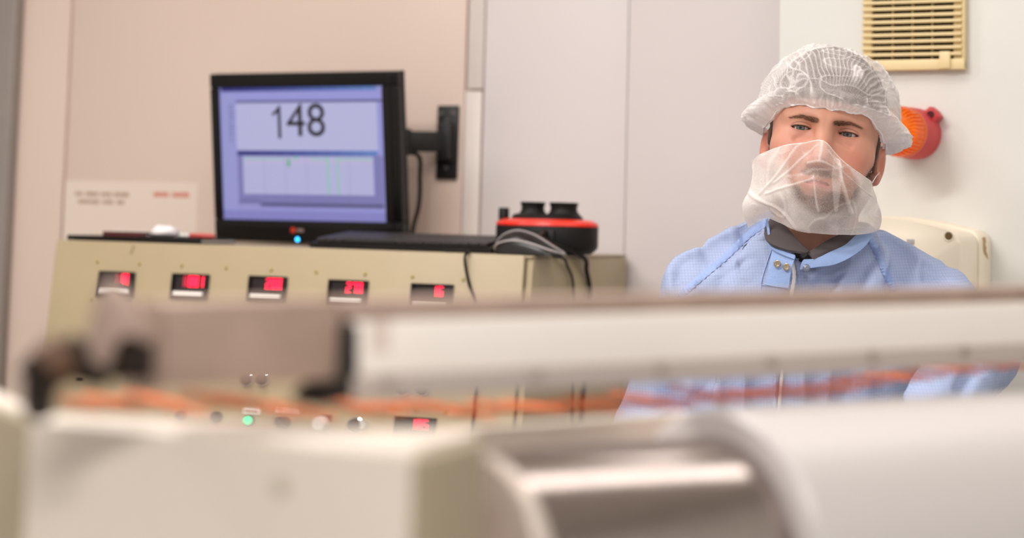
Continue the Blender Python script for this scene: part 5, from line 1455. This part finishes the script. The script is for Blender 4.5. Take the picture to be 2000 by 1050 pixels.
band([[(1500, 428, 0.045), (1503, 450, 0.028), (1507, 478, 0.008), (1530, 492, -0.002), (1553, 500, -0.008)],
      [(1496, 432, 0.043), (1499, 456, 0.024), (1504, 484, 0.003), (1528, 499, -0.008), (1551, 508, -0.013)]], 'collar_band', M_COAT3, coat)
band([[(1510, 482, 0.004), (1532, 492, -0.004), (1554, 502, -0.009)], [(1503, 515, -0.004), (1524, 520, -0.010), (1547, 522, -0.015)], [(1494, 556, -0.014), (1514, 560, -0.016), (1540, 562, -0.018)]], 'placket_flap', M_COAT3, coat, 0.0018)
me_sn, _ = MB().lathe([(0.0010, 0.0002), (0.0016, -0.0006), (0.0030, -0.0008), (0.0040, -0.0022), (0.0048, -0.0018), (0.0052, 0.0)], 22, 'y').mesh('snap_button', mat('gold snap', rgb(206, 194, 176), 0.22, 0.9), center=False)
me_sd, _ = MB().lathe([(0.0002, -0.0024), (0.0020, -0.0026), (0.0026, -0.0018), (0.0040, -0.0016), (0.0048, -0.0004), (0.0050, 0.0)], 22, 'y').mesh('snap_button', mat('grey snap', rgb(150, 152, 168), 0.3, 0.7), center=False)
inst('snap_button', me_sn, Matrix.Translation(P(1518, 515, -0.0135)), coat)
inst('snap_button', me_sn, Matrix.Translation(P(1536, 521, -0.0175)), coat)
inst('snap_button', me_sd, Matrix.Translation(P(1575, 523, -0.0165)), coat)
# cuffs
for A in (ARMS['a'], ARMS['b']):
    d = Vector(A['wr'] - A['el']).normalized(); s = d.cross(UP).normalized()
    F = Matrix((s, d.cross(s), d)).transposed().to_4x4(); F.translation = Vector(A['wr']) + d * 0.015
    MB(F).lathe([(0.040, -0.01), (0.041, 0.0), (0.039, 0.018), (0.036, 0.026), (0.032, 0.024), (0.031, 0.0)], 28, 'z', cap=False).build('cuff', M_COAT2, coat)

# polo shirt under the smock
M_POLO = mat('charcoal polo knit', rgb(50, 44, 46), 0.85, noise=0.15, nscale=400, bump=0.3, bscale=700)
M_POLO2 = mat('charcoal polo collar', rgb(84, 75, 76), 0.85, noise=0.12, nscale=500, bump=0.3, bscale=900)
pvx, pq = surfnet(lambda X, Y, Z: smax(torso(X, Y, Z, 0.024), -neck_cut(X, Y, Z, -0.012), 0.006), axis_pts((XL + 0.05, XH - 0.05, 0.010)), axis_pts((2.5, 2.95, 0.010)), axis_pts((0.9, 1.52, 0.010)))
polo = np_obj('polo_shirt', pvx, pq, M_POLO, person)
pc1 = band([[(1509, 426, 0.070), (1526, 436, 0.040), (1545, 456, 0.020), (1563, 479, 0.006), (1578, 492, 0.002)],
      [(1502, 438, 0.066), (1512, 452, 0.030), (1532, 470, 0.008), (1555, 487, -0.002), (1573, 496, -0.004)],
      [(1498, 448, 0.060), (1494, 463, 0.022), (1505, 478, 0.001), (1535, 490, -0.007), (1562, 495, -0.008)]], 'polo_collar', M_POLO2, polo, 0.003)
pc2 = band([[(1674, 446, 0.070), (1648, 454, 0.038), (1617, 468, 0.018), (1594, 482, 0.007), (1576, 493, 0.002)],
      [(1682, 450, 0.066), (1662, 461, 0.038), (1634, 476, 0.014), (1606, 491, 0.000), (1583, 499, -0.003)],
      [(1690, 454, 0.060), (1672, 466, 0.034), (1646, 485, 0.012), (1616, 498, 0.003), (1592, 509, -0.007)]], 'polo_collar', M_POLO2, polo, 0.003)
me_pb, _ = MB().lathe([(0.0002, -0.002), (0.0035, -0.0022), (0.0048, -0.0012), (0.0048, 0.0)], 18, 'y').mesh('polo_button', mat('dark shirt button', rgb(44, 38, 40), 0.3), center=False)
inst('polo_button', me_pb, Matrix.Translation(P(1569, 497, -0.002)), polo)

# trousers and shoes
M_TRO = mat('dark blue trousers', rgb(52, 58, 82), 0.85, noise=0.1, nscale=60, bump=0.3, bscale=90)
hx0 = c_low[0]; hy0 = c_low[1]
def tro(X, Y, Z):
    d = cap(X, Y, Z, (hx0 - 0.06, hy0, 0.92), (hx0 + 0.06, hy0, 0.92), 0.115)
    for s in (-1, 1):
        l = smin(cap(X, Y, Z, (hx0 + s * 0.085, hy0, 0.86), (hx0 + s * 0.11, hy0 - 0.02, 0.48), 0.095, 0.066), cap(X, Y, Z, (hx0 + s * 0.11, hy0 - 0.02, 0.48), (hx0 + s * 0.12, hy0 + 0.01, 0.07), 0.066, 0.052), 0.02)
        d = smin(d, l, 0.03)
    return np.maximum(d, 0.06 - Z)
v, q = surfnet(tro, axis_pts((hx0 - 0.26, hx0 + 0.26, 0.012)), axis_pts((hy0 - 0.16, hy0 + 0.16, 0.012)), axis_pts((0.03, 1.04, 0.012)))
np_obj('trousers', v, q, M_TRO, person)
for s in (-1, 1):
    fx, fy = hx0 + s * 0.12, hy0 + 0.01
    def shoe(X, Y, Z):
        d = smin(cap(X, Y, Z, (fx, fy + 0.03, 0.045), (fx + s * 0.02, fy - 0.15, 0.038), 0.046, 0.042), cap(X, Y, Z, (fx, fy, 0.04), (fx, fy, 0.10), 0.048), 0.02)
        return np.maximum(d, 0.014 - Z)
    v, q = surfnet(shoe, axis_pts((fx - 0.09, fx + 0.09, 0.006)), axis_pts((fy - 0.22, fy + 0.10, 0.006)), axis_pts((-0.004, 0.17, 0.006)))
    so = np_obj('shoe', v, q, mat('black leather', rgb(26, 24, 25), 0.4), person)
    pts = [(0.046 * math.cos(t) * 0.98, (0.115 + 0.0) * math.sin(t)) for t in [2 * math.pi * k / 28 for k in range(28)]]
    MB(Matrix.Translation((fx + s * 0.01, fy - 0.06, 0))).prism(pts, 0.0, 0.018, 0.002, 1, 'z').build('sole', mat('shoe sole', rgb(40, 38, 36), 0.8), so)
